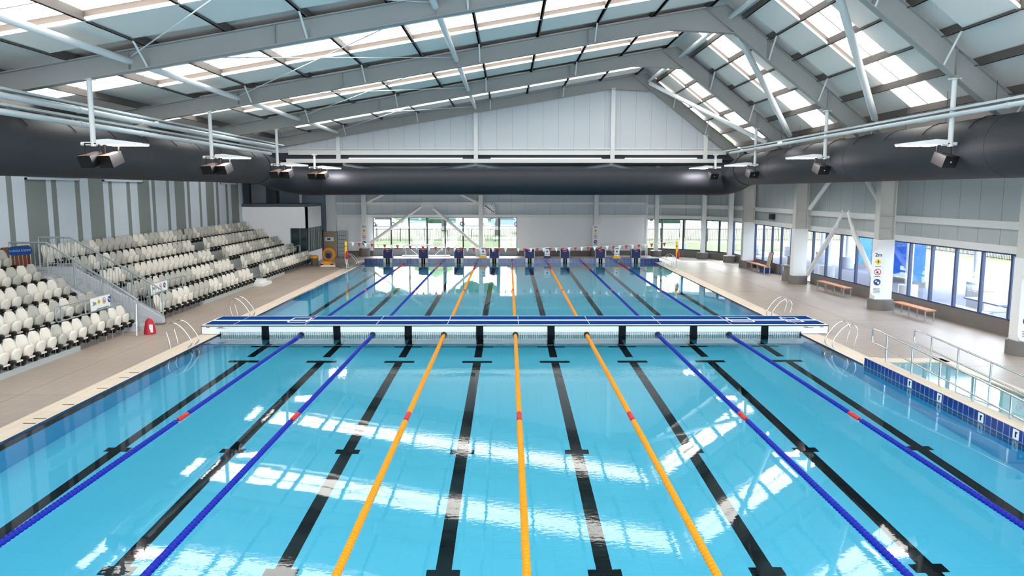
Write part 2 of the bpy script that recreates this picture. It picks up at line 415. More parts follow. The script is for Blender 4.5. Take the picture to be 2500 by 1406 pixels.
# rafters (portal frames)
FN = {-4.2: 'behind the camera', 4.8: 'nearest, above the camera', 13.8: 'second nearest, crossing the top corners', 22.8: 'nearest one seen whole at the left', 31.8: 'second from the gable end of the three with full peaks', 40.8: 'one bay before the gable wall', 49.8: 'fixed against the gable wall'}
for f in FR[1:]:
    r = empty('roof_rafter', (0, f, 0), 'grey steel portal rafter, '+FN[f], 'rafter', 'portal rafters')
    def Y(b): 
        for i, v in enumerate(b.v): pass
    t, w = .014, .16
    b = MB(); xl = -18.4
    b.prism([(xl, Lb(xl)), (6.3, Lb(6.3)), (8.94, Rb(8.94)), (XRT, Rt(XRT)-.02), (xl, Lt(xl)-.02)], 'Y', -t, t); b.build('left_web', steel_grey, r)
    b = MB(); b.prism([(XRT, Rt(XRT)-.02), (8.94, Rb(8.94)), (15.3, Rb(15.3)), (15.3, Rt(15.3)-.02)], 'Y', -t, t); b.build('right_web', steel_grey, r)
    b = MB()
    def flange(p, q, th=.03): b.prism([p, q, (q[0], q[1]+th), (p[0], p[1]+th)], 'Y', -w, w)
    flange((xl, Lb(xl)), (6.3, Lb(6.3))); flange((6.3, Lb(6.3)), (8.94, Rb(8.94))); flange((8.94, Rb(8.94)), (15.3, Rb(15.3)))
    flange((XRT-.85, Rb(XRT-.85)), (8.94, Rb(8.94)))
    flange((xl, Lt(xl)-.03), (XRT, Lt(XRT)-.03)); flange((XRT, Rt(XRT)-.03), (15.3, Rt(15.3)-.03))
    b.build('flange', steel_grey, r)
    b = MB()
    for x in (-11.27, -2.35, -7.0, 3.0): b.box(x-.01, -.13, Lb(x), x+.01, .13, Lt(x)-.03)
    for x in (10.3, 12.85): b.box(x-.01, -.13, Rb(x), x+.01, .13, Rt(x)-.03)
    b.build('stiffener', steel_grey, r)
    b = MB()
    for x in (LP[0], LP[3], LP[5], LP[7], LP[9]):
        b.tube([(x, -.12, Lb(x)+.04), (x, -.95, Lt(x)+.05)], .035, 6)
    for x in (RP[1], RP[3], RP[5]): b.tube([(x, -.12, Rb(x)+.04), (x, -.95, Rt(x)+.05)], .035, 6)
    b.build('fly_brace', white, r)
    if f == 49.8: continue
# longitudinal tubes
for f in FR[2:-1]:
    nm = {-4.2: 'behind the camera', 4.8: 'above the camera', 13.8: 'in the nearest bay seen', 22.8: 'in the bay past the nearest whole rafter', 31.8: 'in the middle bay', 40.8: 'in the bay before the gable'}[f]
    for x, nn in ((-11.27, 'left'), (-2.35, 'central')):
        b = MB(); z = Lb(x)+.3; b.tube([(x, f+.02, z), (x, f+8.98, z)], .1, 12)
        tag(b.build('strut_tube', white), 'white round strut tube, %s line, %s' % (nn, nm), 'strut', 'roof strut tubes')
    b = MB(); b.tube([(8.75, f+.02, 12.0), (8.75, f+8.98, 12.0)], .1, 12)
    tag(b.build('strut_tube', white), 'white round strut tube under the ridge, %s' % nm, 'strut', 'roof strut tubes')
    if f == 13.8: nm += ' of all'
    b = MB()
    if f == 40.8: b.tube([(8.7, 49.0, 11.75), (13.9, 42.0, 7.6)], .13, 12)
    else: b.tube([(9.15, f+.1, 11.3), (14.05, f+7.3, 7.82)], .13, 12)
    tag(b.build('diagonal_brace', white), 'thick white diagonal tube on the steep slope, %s' % nm, 'brace', 'diagonal roof tubes')
    b = MB(); b.tube([(-2.35, f+.1, Lb(-2.35)+.4), (-11.2, f+8.9, Lb(-11.2)+.4)], .018, 5)
    tag(b.build('brace_rod', white), 'thin white rod running up leftwards, %s' % nm, 'rod', 'roof bracing rods')
    b = MB(); b.tube([(-11.2, f+.1, Lb(-11.2)+.4), (-2.35, f+8.9, Lb(-2.35)+.4)], .018, 5)
    tag(b.build('brace_rod', white), 'thin white rod running up rightwards, %s' % nm, 'rod', 'roof bracing rods')

# ---------------------------------------------------------------- end walls
G = 49.95
b = MB()
b.prism([(-18.5, 7.47), (16.5, 7.47), (16.5, Rt(16.5)+.3), (XRT, Rt(XRT)+.3), (-18.5, Lt(-18.5)+.3)] if Rt(16.5)+.3 > 7.47 else
        [(-18.5, 7.47), (14.3, 7.47), (XRT, Rt(XRT)+.3), (-18.5, Lt(-18.5)+.3)], 'Y', G, G+.12)
struct(b.build('wall_gable', corr_m), 'pale upper gable wall of sheet panels')
for i, x in enumerate((-11.25, -2.35, 6.5, 12.52)):
    zt = Lb(x) if x < 8 else Rb(x)
    b = MB(); b.box(x-.13, G-.22, 7.085, x+.13, G-.02, zt+.05)
    tag(b.build('gable_post', white), 'white steel post on the upper gable wall, %s from the left' % ORD[i], 'post', 'gable wall posts')
b = MB(); b.box(-14.5, G-.12, 7.35, 13.9, G+.0, 7.62); b.box(-14.5, G-.1, 7.7, 13.9, G, 7.74)
struct(b.build('trim_7', white), 'grey girt along the foot of the gable wall')
b = MB(); b.box(-14.6, G-.3, 6.83, 13.6, G, 7.08)
tag(b.build('tie_beam', white), 'long white tie beam above the far duct', 'beam')
for i, (xa, xb) in enumerate(((-10.6, -3.2), (-1.4, 5.8), (7.3, 12.0))):
    t = empty('batten_light', (xa, G-.15, 7.08), 'slim white batten light lying on the tie beam, %s from the left' % ORD[i], 'lamp', 'batten lights on the tie beam')
    b = MB(); b.box(0, -.05, 0, xb-xa, .05, .03); b.build('tray', white, t)
    b = MB(); b.box(.02, -.045, .03, xb-xa-.02, .045, .06); b.build('diffuser', mat('batten_glow', (250, 250, 250), .5, emit=(250, 252, 255), es=1.6), t)
b = MB(); b.box(-18.5, G+.3, 6.9, 17.5, 59.2, 7.0); b.box(-18.5, G+.1, 7.0, 17.5, G+.3, 7.6)
struct(b.build('ceiling', mat('soffit_dark', (52, 60, 70), .8)), 'dark soffit over the far end')
for i, (p, q) in enumerate([((-11, 50.2, 6.75), (-8.2, 58.5, 6.3)), ((-2.4, 50.2, 6.75), (-8.2, 58.5, 6.3)), ((-2.4, 50.2, 6.75), (2.4, 58.5, 6.3)), ((6.5, 50.2, 6.75), (2.4, 58.5, 6.3)), ((6.5, 50.2, 6.75), (10.5, 58.0, 6.35))]):
    b = MB(); b.tube([p, q], .11, 10)
    tag(b.build('soffit_brace', white), 'pale tube brace under the far soffit, %s from the left' % ORD[i], 'brace', 'soffit braces')
# far lower wall with window opening
YW = 58.9
WX0, WX1, WZ0, WZ1 = -10.75, .42, .56, 2.98
b = MB()
b.box(-13.6, YW, 0, WX0, YW+.25, 3.1); b.box(WX1, YW, 0, 10.45, YW+.25, 3.1); b.box(WX0, YW, WZ1, WX1, YW+.25, 3.1)
struct(b.build('wall_far', wallw), 'smooth white lower wall at the far end')
b = MB(); b.box(WX0, YW+.05, 0, WX1, YW+.25, WZ0)
struct(b.build('wall_far_sill', mat('sill_grey', (150, 156, 164), .6)), 'grey dwarf wall under the far window')
b = MB(); b.box(-13.6, YW, 3.1, 10.45, YW+.25, 7.0)
struct(b.build('wall_far_upper', corr_m), 'grey panelled upper wall at the far end')
b = MB(); b.box(-13.5, YW-.03, DZ, WX0, YW, .42); b.box(WX1, YW-.03, DZ, 10.4, YW, .42)
struct(b.build('baseboard_far', plinth_m), 'grey skirting along the far wall')
b = MB(); b.box(-13.5, YW-.22, 2.98, 10.5, YW, 3.2); b.box(-13.5, YW-.22, 3.98, 10.5, YW, 4.16)
struct(b.build('trim_8', white), 'white horizontal girts on the far wall')
w = MB(); w.box(WX0, YW+.08, WZ0, WX1, YW+.16, WZ0+.05); w.box(WX0, YW+.08, WZ1-.05, WX1, YW+.16, WZ1)
for i in range(9): x = WX0+(WX1-WX0)*i/8; w.box(x-.05, YW+.04, WZ0, x+.05, YW+.16, WZ1)
wf = struct(w.build('window_20', frame_dark), 'long far window with dark mullions')
sheetg = MB(); sheetg.box(WX0, YW+.115, WZ0, WX1, YW+.12, WZ1); sheetg.build('glass_pane', glass, wf)
for i, x in enumerate((-11.34, -2.37, 6.51)):
    b = MB(); b.box(x-.17, YW-.55, .45, x+.17, YW-.24, 6.9)
    c = empty('wall_column', (0, 0, 0), 'white steel column on the far wall, %s from the left' % ORD[i], 'column', 'far wall columns')
    b.build('shaft', white, c)
    b = MB(); b.cyl((x, YW-.45), .42, DZ, .62, 20); b.build('concrete_base', plinth_m if i != 1 else conc_l, c)
def brace(p, q, label, r=.115, grp='wall braces'):
    b = MB(); b.tube([p, q], r, 10); p, q = Vector(p), Vector(q); d = (q-p).normalized()
    b.bar(p-d*.05, p+d*.35, .03, .26); b.bar(q-d*.35, q+d*.05, .03, .26)
    return tag(b.build('wall_brace', MATS['white_paint']), label, 'brace', grp)
yb = YW-.4
brace((-11.1, yb, .9), (-6.95, yb, 3.85), 'white diagonal brace rising from the left column across the far window')
brace((-2.6, yb, .75), (-6.0, yb, 3.7), 'white diagonal brace falling to the middle column across the far window')
brace((-11.1, yb, 4.15), (-9.6, yb, 4.9), 'short white brace above the far window beside the left column')
brace((-2.6, yb, 4.15), (-4.1, yb, 4.9), 'short white brace above the far window beside the clock column')

# right curved wall
WP = [(10.45, 58.95), (11.6, 58.6), (14.45, 56.6), (15.75, 54), (16.0, 50), (16.05, 45.3), (16.15, 40.8), (16.45, 36.3), (16.65, 31.8), (16.9, 27.3), (17.2, 22.8), (17.3, 18), (17.3, 13.8), (17.3, 4.8), (17.3, -4)]
def facet(i, p, q, hasw=True, door=None, panes=2, fm=None, glz=True):
    p, q = Vector((p[0], p[1], 0)), Vector((q[0], q[1], 0)); d = (q-p); L = d.length; d.normalize(); nrm = Vector((d.y, -d.x, 0))
    if nrm.x < 0: nrm = -nrm
    def slab(mb, s0, s1, z0, z1, n0, n1):
        P = [p+d*s0+nrm*n0, p+d*s1+nrm*n0, p+d*s1+nrm*n1, p+d*s0+nrm*n1]
        mb.add([(v.x, v.y, z0) for v in P]+[(v.x, v.y, z1) for v in P], [(0,3,2,1),(4,5,6,7),(0,1,5,4),(1,2,6,5),(2,3,7,6),(3,0,4,7)])
    zt = 8.0 if p.y < 51 else 7.0
    b = MB(); slab(b, -.05, L+.05, 3.0, zt, 0, .2); up_ = b
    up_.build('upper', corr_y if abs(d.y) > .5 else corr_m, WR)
    b = MB()
    if hasw and not door: slab(b, -.02, L+.02, 0, .56, 0, .22)
    elif not hasw: slab(b, -.02, L+.02, 0, 3.0, 0, .2)
    b.build('dwarf_wall', plinth_m if hasw else wallw, WR)
    b = MB(); slab(b, 0, L, 2.9, 3.16, -.2, 0); slab(b, 0, L, 3.72, 3.98, -.2, 0); b.build('girt', white, WR)
    if hasw:
        z0 = .56 if not door else .05
        fr = MB(); slab(fr, 0, L, 2.82, 2.92, .05, .13); slab(fr, 0, L, z0, z0+.06, .05, .13)
        for k in range(panes+1):
            s = L*k/panes; slab(fr, max(0, s-.05), min(L, s+.05), z0, 2.92, .02, .14)
        wo = struct(fr.build('window_%d' % (21+i), fm or frame_navy), 'right-hand window bay with navy mullions')
        g = MB()
        for k in range(panes):
            if door is not None and k in door: continue
            slab(g, L*k/panes, L*(k+1)/panes, z0, 2.9, .08, .085)
        g.build('glass_pane', glass, wo)
WR = bpy.data.objects.new('wall_right', None); COL.objects.link(WR); struct(WR, 'curved right-hand wall of grey panels over windows')
pan = [1, 2, 2, 2, 3, 3, 3, 3, 3, 3, 3, 2, 3, 3]
for i in range(len(WP)-1):
    facet(i, WP[i], WP[i+1], True, [1] if i == 5 else None, pan[i], frame_dark if i < 3 else None)
b = MB(); b.box(10.4, 58.85, 0, 10.55, 59.15, 7.0); b.build('corner_post', wallw, WR)
cols = [((11.1, 58.2), .3, 'nearest the far wall', 6.9), ((14.15, 56.0), .32, 'on the rounded corner', 6.9), ((15.35, 53.3), .3, 'just past the rounded corner', 6.9),
        ((15.5, 49.8), .6, 'behind the far bench', None), ((15.45, 40.8), .62, 'carrying the foot of the diagonal brace', None), ((15.55, 31.8), .62, 'between the two nearer benches', None), ((15.6, 22.8), .62, 'nearest, at the right edge of the view', None),
        ((15.6, 13.8), .62, 'beyond the right edge, near the ramp', None), ((15.6, 4.8), .62, 'beside the camera', None)]
for (x, y), w, lab, zt in cols:
    c = empty('hall_column', (x, y, 0), 'white steel hall column on a concrete base, '+lab, 'column', 'right wall columns')
    b = MB()
    if w > .5:
        z1 = Rb(x-.2)+.5
        b.box(-.32, -.02, .45, .32, .02, z1); b.box(-.34, -.2, .45, -.30, .2, z1); b.box(.30, -.2, .45, .34, .2, z1)
        for zz in (3.4, 3.9): b.box(-.3, -.18, zz, .3, .18, zz+.03)
        b.build('shaft', mat('column_grey', (200, 198, 192), .55), c); b = MB(); b.box(-.36, -.22, .46, .36, .22, 3.0); b.build('casing', white, c)
    else: b.box(-.15, -.15, .45, .15, .15, zt); b.build('shaft', white, c)
    b = MB()
    R_ = .5 if w > .5 else .42
    pts = [(math.cos(a*PI/12)*R_*(1.0 if w < .5 else 1.0), math.sin(a*PI/12)*R_) for a in range(24)]
    b.prism(pts, 'Z', DZ, .48); b.build('concrete_base', plinth_m, c)
xb = 15.75
brace((xb, 40.2, .6), (xb+.1, 37.2, 3.3), 'white diagonal wall brace rising from the base of the braced right column')
brace((xb+.1, 37.2, 3.3), (xb+.1, 36.6, 4.0), 'short upper piece of the far wall-brace leg', .08)
brace((xb, 32.3, .75), (xb+.1, 35.3, 3.1), 'white diagonal wall brace rising from the column between the benches')
brace((xb+.1, 35.3, 3.1), (xb+.1, 36.0, 4.0), 'short upper piece of the near wall-brace leg', .08)
brace((xb, 40.3, 4.1), (xb, 37.9, 5.6), 'white upper wall brace springing right under the right duct')
brace((xb, 32.3, 4.2), (xb, 34.2, 5.6), 'white upper wall brace springing left under the right duct')

# left wall with painted stripes
dk = [(3, 4.2), (6.2, 6.6), (8, 9.3), (10.6, 10.95), (12.6, 13.9), (14.9, 15.3), (17, 18.3), (19.2, 19.6), (21.2, 22.4), (23.2, 23.5), (24.45, 25.75), (26.1, 26.45), (27.72, 28.04), (28.8, 30.11), (30.44, 30.79), (32.09, 32.46), (33.12, 34.31), (34.77, 35.09), (36.4, 36.75), (37.48, 38.71), (38.97, 39.33), (40.64, 40.99), (41.64, 42.89), (43.22, 43.6), (44.87, 45.2), (45.91, 47.14), (47.5, 47.9), (49.09, 49.47), (50.05, 51.42)]
b = MB(); y = -4; XWL = -18.4
def wq(y0, y1, mi): b.mi = mi; b.add([(XWL, y0, 0), (XWL, y1, 0), (XWL, y1, 8.6), (XWL, y0, 8.6)], [(0, 1, 2, 3)])
for a, c in dk: wq(y, a, 0); wq(a, c, 1); y = c
wq(y, 59.2, 0); b.mi = 0; b.box(XWL-.25, -4, 0, XWL-.02, 59.2, 8.6)
struct(b.build('wall_left', [stripe_l, stripe_d]), 'left wall painted in vertical grey and pale blue stripes')
for y0, y1, i in ((28.8, 32.4, 0), (34.3, 38, 1), (48.2, 51, 2)):
    b = MB(); 
    for (a, c, d, e) in ((y0, y1, 5.45, 5.52), (y0, y1, 5.9, 5.97), (y0, y0+.07, 5.45, 5.97), (y1-.07, y1, 5.45, 5.97)): b.box(XWL, a, d, XWL+.06, c, e)
    t = tag(b.build('wall_vent', stripe_l), 'long shallow vent frame high on the striped wall, %s from the left' % ORD[i], 'vent', 'wall vents')
    b = MB(); b.box(XWL, y0+.05, 5.5, XWL+.03, y1-.05, 5.92); b.build('vent_panel', mat('vent_grey', (150, 164, 172), .6), t)
# wall behind camera and far-left recess
b = MB(); b.box(-18.6, -4.3, 0, 17.6, -4, .6); b.box(-18.6, -4.3, 7.2, 17.6, -4, 13)
for i in range(8): x = -18.6+i*5.1; b.box(x, -4.3, .6, x+.5, -4, 7.2)
struct(b.build('wall_near', stripe_l), 'wall behind the viewer, opened for the added glazing')
b = MB(); b.add([(-18.5, -4.15, .6), (17.5, -4.15, .6), (17.5, -4.15, 7.2), (-18.5, -4.15, 7.2)], [(0, 1, 2, 3)])  # unseen glazing, added to send daylight down the hall to the far walls
struct(b.build('window_60', glass), 'unseen tall glazing added behind the viewer for its light')
b = MB(); b.box(-60, -60, -.4, 60, -4.5, -.05); struct(b.build('forecourt', sign_w), 'pale forecourt behind the viewer')
b = MB(); b.box(-18.4, 58.5, 0, -14.2, 58.75, 7.0)
struct(b.build('wall_far_left', mat('grey_paint', (138, 152, 168), .7)), 'grey-blue wall behind the control room')
b = MB(); b.box(-14.2, 58.3, 0, -13.5, 59.1, 7.0)
struct(b.build('wall_pier', wallw), 'white pier beside the lockers')
b = MB(); b.box(-14.83, 58.42, .05, -14.5, 58.5, 2.05)
struct(b.build('door_1', mat('dark_door', (20, 26, 42), .5)), 'dark narrow door beside the control room')
b = MB(); b.box(-14.42, 58.45, 1.15, -14.32, 58.5, 1.27); b.box(-14.42, 58.45, .8, -14.32, 58.5, .92)
tag(b.build('wall_switch', navy), 'two small dark switches on the wall beside the dark door', 'switch')

b = MB(); b.tube([(-15.9, 57.5, 4.1), (-15.9, 57.5, 7)], .1, 10); tag(b.build('downpipe', white), 'pale vertical pipe on the wall above the control room', 'pipe')

# control room
cr = empty('control_room', (0, 0, 0), 'white box control room with dark corner windows past the grandstand', 'room')
X0, X1, Y0, Y1, ZC = -18.38, -13.95, 51.9, 55.9, 3.95
xw = -15.15; z0, z1 = .85, 2.5
b = MB()
b.box(X0, Y0, 0, xw, Y0+.15, ZC); b.box(xw, Y0, 0, X1, Y0+.15, z0); b.box(xw, Y0, z1, X1, Y0+.15, ZC)
b.box(X1-.15, Y0, 0, X1, Y1, z0); b.box(X1-.15, Y0, z1, X1, Y1, ZC); b.box(X1-.15, Y1-.15, 0, X1, Y1, ZC); b.box(X0, Y1-.1, 0, X1, Y1, ZC)
b.build('wall_panel', ctrl_m, cr)
b = MB(); b.box(X0, Y0-.03, ZC, X1+.03, Y1, ZC+.2); b.build('parapet', mat('parapet_dark', (60, 74, 80), .5), cr)
b = MB(); b.box(xw, Y0+.04, z0, X1-.04, Y0+.06, z1); b.box(X1-.06, Y0+.04, z0, X1-.04, Y1-.15, z1); b.build('glass_pane', dark_glass, cr)
b = MB()
for x in (xw, xw+.62, X1-.07): b.box(x, Y0, z0, x+.06, Y0+.1, z1)
for y in (Y0, Y0+.8, Y0+1.6, Y0+2.4, Y0+3.2, Y1-.2): b.box(X1-.1, y, z0, X1, y+.06, z1)
b.box(xw, Y0, z0, X1, Y0+.08, z0+.05); b.box(X1-.08, Y0, z0, X1, Y1-.15, z0+.05)
b.build('window_frame', mat('ctrl_frame', (88, 106, 112), .4), cr)
b = MB()
for i in range(7): b.box(X1-.035, Y0+.35+i*.5, z0+.06, X1-.03, Y0+.55+i*.5, z1)
b.build('blind', mat('blind', (150, 152, 150), .7), cr)

b = MB(); b.box(-17.2, 53.5, 4.1, -16.5, 54.2, 6.9); tag(b.build('riser_duct', duct_m), 'dark vertical duct riser on the control room roof', 'duct')
b = MB(); b.box(-18.3, 52.1, 4.1, -17.9, 52.5, 6.9); tag(b.build('riser_duct', duct_m), 'slim dark riser against the striped wall above the control room', 'duct')
# ================================================================ DUCTS
def sweep(pts, n=6):
    out = []
    P = [Vector(p) for p in pts]
    for i in range(len(P)-1):
        a = P[max(i-1, 0)]; c0 = P[i]; c1 = P[i+1]; d = P[min(i+2, len(P)-1)]
        for k in range(n):
            t = k/n; out.append(.5*((2*c0)+(c1-a)*t+(2*a-5*c0+4*c1-d)*t*t+(-a+3*c0-3*c1+d)*t**3))
    out.append(P[-1]); return out
def duct(name, pts, r, label, seams, res=1):
    o = empty(name, (0, 0, 0), label, 'duct')
    b = MB(); b.tube(pts, r, 40); b.build('duct_skin', duct_m, o)
    for s in seams:
        b = MB()
        rr = r if not isinstance(r, list) else r[0]
        ax, p = s
        d = .02
        pp = [(p[0], p[1]-d, p[2]), (p[0], p[1]+d, p[2])] if ax == 'Y' else [(p[0]-d, p[1], p[2]), (p[0]+d, p[1], p[2])]
        b.tube(pp, rr+.006, 40)
        b.build('seam_ring', mat('duct_seam', (34, 38, 46), .6), o)
    return o
zl = 6.35
duct('air_duct', [(-14.95, -3.9, zl), (-14.95, 44.6, zl)], .9, 'huge dark fabric air duct running along the left side', [('Y', (-14.95, y, zl)) for y in (9, 15, 20.6, 27.5, 34.5, 40.5)])
duct('air_duct', [(13.95, -3.9, 6.28), (13.95, 45.2, 6.28)], .9, 'huge dark fabric air duct running along the right side', [('Y', (13.95, y, 6.28)) for y in (9, 15, 21.5, 30.5, 39.5)])
duct('air_duct', [(-11.9, 48.2, 5.6), (12.2, 48.2, 5.6)], .83, 'dark round air duct crossing the far end of the hall', [('X', (x, 48.2, 5.6)) for x in (-8, -3, 2, 7)])
def elbow(pts, rs, label):
    o = empty('duct_elbow', (0, 0, 0), label, 'duct', 'duct elbows')
    b = MB(); P = sweep(pts, 5); n = len(P); b.tube(P, [rs[0]+(rs[1]-rs[0])*i/(n-1) for i in range(n)], 40); b.build('elbow_skin', duct_m, o)
    for i in (0, n//3, 2*n//3, n-2):
        b = MB(); a, c = P[i], P[i+1]; d = (c-a).normalized()*.03; b.tube([a-d, a+d], rs[0]+.012+(rs[1]-rs[0])*i/(n-1), 40)
        b.build('seam_ring', MATS['duct_seam'], o)
elbow([(-14.95, 44.6, zl), (-14.9, 46.0, 6.25), (-14.3, 47.5, 5.9), (-13.2, 48.1, 5.65), (-11.9, 48.2, 5.6)], (.93, .85), 'bulging dark duct elbow turning at the left far corner')
elbow([(13.95, 45.2, 6.28), (13.95, 46.3, 6.15), (13.75, 47.6, 5.8), (13.1, 48.15, 5.62), (12.2, 48.2, 5.6)], (.93, .85), 'bulging dark duct elbow turning at the right far corner')
# hanger straps of left duct
for side, x, z in (('left', -14.95, zl), ('right', 13.95, 6.28)):
    for i in range(14):
        y = 10+i*2.5; b = MB()
        pts = [(x+math.cos(a)*.925*(1 if side == 'left' else -1), y, z+math.sin(a)*.925) for a in [PI*.2+PI*.6*k/8 for k in range(9)]]
        b.tube(pts, .014, 4)
        b.tube([(x, y, z+.92), (x, y, 7.6 if side == 'left' else 8.2)], .008, 4)
        tag(b.build('duct_hanger', black), 'dark strap over the %s duct, %s counted from the near end' % (side, ORD[i]), 'hanger', 'duct hanger straps')
# pipes and cable trays
def pipe(x, z, y0, y1, r, label):
    b = MB(); b.tube([(x, y0, z), (x, y1, z)], r, 10)
    for y in range(int(y0)+2, int(y1), 4): b.tube([(x, y, z), (x, y+.12, z)], r*1.18, 10)
    tag(b.build('service_pipe', pipe_m), label, 'pipe', 'service pipes above the ducts')
def tray(x, z, y0, y1, label):
    b = MB(); b.box(x-.12, y0, z, x+.12, y1, z+.015); b.box(x-.13, y0, z, x-.12, y1, z+.07); b.box(x+.12, y0, z, x+.13, y1, z+.07)
    tag(b.build('cable_tray', pipe_m), label, 'tray', 'cable trays above the ducts')
pipe(-13.55, 7.5, 2, 44, .09, 'pale service pipe above the left duct, upper one')
pipe(-13.55, 7.08, 2, 43, .09, 'pale service pipe above the left duct, lower one')
tray(-13.75, 7.68, 2, 46, 'pale cable tray above the left duct, upper one')
tray(-13.75, 7.26, 2, 44, 'pale cable tray above the left duct, lower one')
pipe(12.75, 7.22, 2, 45, .07, 'pale service pipe above the right duct')
tray(12.9, 7.36, 2, 46.5, 'pale cable tray above the right duct')
b = MB(); b.tube([(-15.6, 20, 8.0), (-15.6, 30, 8.0)], .11, 10); tag(b.build('service_pipe', pipe_m), 'warm white pipe behind the left duct under the roof', 'pipe', 'service pipes above the ducts')
o = empty('spot_lamp', (13.0, 37.6, 7.35), 'small glowing spot lamp on the right cable tray', 'lamp')
b = MB(); b.tube([(0, -.12, 0), (0, .0, 0)], .1, 14); b.build('housing', white, o); b = MB(); b.tube([(0, -.14, 0), (0, -.125, 0)], .09, 14); b.build('lens', glow, o)

# ================================================================ SPEAKER / FLOODLIGHT DROPS
def speaker_mesh(mb, c, rz, w=.62, h=.36, d=.5, tilt=.35):
    M = Matrix.Rotation(rz, 3, 'Z') @ Matrix.Rotation(tilt, 3, 'X')
    hw, hh, hd = w/2, h/2, d/2
    vs = [(-hw, -hd, -hh), (hw, -hd, -hh), (hw*.55, hd, -hh*.9), (-hw*.55, hd, -hh*.9), (-hw, -hd, hh), (hw, -hd, hh), (hw*.55, hd, hh*.9), (-hw*.55, hd, hh*.9)]
    mb.add([M @ Vector(v)+Vector(c) for v in vs], [(0,3,2,1),(4,5,6,7),(0,1,5,4),(1,2,6,5),(2,3,7,6),(3,0,4,7)])
grille = mat('speaker_grille', (14, 15, 18), .5)
where = {22.8: 'nearest', 31.8: 'second nearest', 40.8: 'third nearest', 49.8: 'farthest, in front of the far duct'}
for side in (-1, 1):
    sd = 'left' if side < 0 else 'right'
    for f in FR[3:]:
        x = -12.5 if side < 0 else 12.88
        y = f-.0 if f < 49 else f-2.9
        zt = (Lb(x) if side < 0 else Rb(x)) if f < 49 else 6.9
        zb = 6.42 if f < 49 else 6.45
        if f > 49: x = -12.1 if side < 0 else 12.45; y = 47.0; zt = 7.2
        dp = empty('drop_pole', (x, y, zb), '%s-hand white drop pole carrying a floodlight, %s' % (sd, where[f]), 'pole', 'drop poles')
        b = MB(); b.tube([(0, 0, -.1), (0, 0, zt-zb+.03)], .075, 12); b.build('pole', white, dp)
        b = MB(); b.box(-.13, -.13, zt-zb-.02, .13, .13, zt-zb+.02); b.build('top_plate', white, dp)
        s = -side
        b = MB(); b.tube([(-.35*s, 0, -.02), (.25*s, 0, -.02)], .06, 10); b.build('cross_arm', white, dp)
        fl = empty('floodlight', (x+.25*s, y-.1, zb), 'slim white floodlight with a glowing lens, %s side, %s' % (sd, where[f]), 'lamp', 'floodlights on drop poles')
        b = MB(); b.prism([(0, -.05), (0, .08), (.35*s, .1), (1.35*s, -.02), (1.35*s, -.06)], 'Y', -.22, .22); b.build('housing', white, fl)
        b = MB(); b.prism([(.3*s, -.06), (1.33*s, -.075), (1.33*s, -.09), (.3*s, -.09)], 'Y', -.2, .2); b.build('lens', glow, fl)
        offs = (-.02, .55) if side < 0 else (-.2,)
        for j, ox in enumerate(offs):
            sp = empty('speaker', (x+ox, y-.05, zb-.42), '%sblack loudspeaker hung under the %s-hand pole, %s' % (('outer ' if j == 0 else 'inner ') if side < 0 else '', sd, where[f]), 'speaker', 'hanging loudspeakers')
            b = MB(); speaker_mesh(b, (0, 0, -.06), (-.5 if side < 0 else .45)); b.build('cabinet', black, sp)
            b = MB(); b.box(-.22, -.01, .06, -.19, .03, .42); b.box(.19, -.01, .06, .22, .03, .42); b.box(-.22, -.01, .39, .22, .03, .42); b.build('bracket', black, sp)
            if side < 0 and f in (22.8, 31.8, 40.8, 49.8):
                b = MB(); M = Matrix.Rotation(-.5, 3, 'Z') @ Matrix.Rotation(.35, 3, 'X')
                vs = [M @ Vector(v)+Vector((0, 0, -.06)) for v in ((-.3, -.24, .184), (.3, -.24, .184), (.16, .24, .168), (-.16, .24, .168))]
                b.add(vs, [(0, 1, 2, 3)]); b.build('lit_top', mat('speaker_lit_top', (120, 88, 70), .5), sp)  # warm light on the black cabinet's top, painted as a brown sheet
            else:
                b = MB(); M = Matrix.Rotation(.45 if side > 0 else -.5, 3, 'Z') @ Matrix.Rotation(.35, 3, 'X'); c = M @ Vector((0, -.256, 0))+Vector((0, 0, -.06)); b.tbox(c, (.05, .01, .04), M); b.build('badge', white, sp)

# ================================================================ GRANDSTAND
def Tz(k): return .2+.49*k
gs = struct(bpy.data.objects.new('grandstand', None), 'stepped grey concrete grandstand'); COL.objects.link(gs)
def block(y0, y1, plinth):
    b = MB()
    for k in range(5):
        xf = -13.72-1.0*k if k else -14.0
        if k == 0: continue
        b.box(XWL, y0, 0, xf-.0, y1, Tz(k)-.0)
    b.box(-15, y0, 0, -14.4, y1, .2)
    for a, c in plinth: b.box(-14.5, a, 0, -13.72, c, .2)
    b.build('terrace_block', conc, gs)
block(12, 26.75, [(12, 23.5)]); block(28.35, 39.9, [(33.2, 39.9)]); block(41.0, 51.9, [(41.0, 45.4)])
b = MB()
b.box(XWL, 39.9, 0, -17.72, 41, Tz(4)-.0)
for k in range(5):
    b.box(XWL, 39.9, 0, -13.5-1.0*k, 41, max(.12, Tz(k)-.245)); b.box(XWL, 39.9, 0, -13.9-1.0*k, 41, Tz(k)+.004)
b.box(-13.72, 39.75, 0, -13.15, 41.1, .17); b.box(-14.0, 39.9, 0, -13.4, 41, .3)
b.build('aisle_steps', step_w, gs)
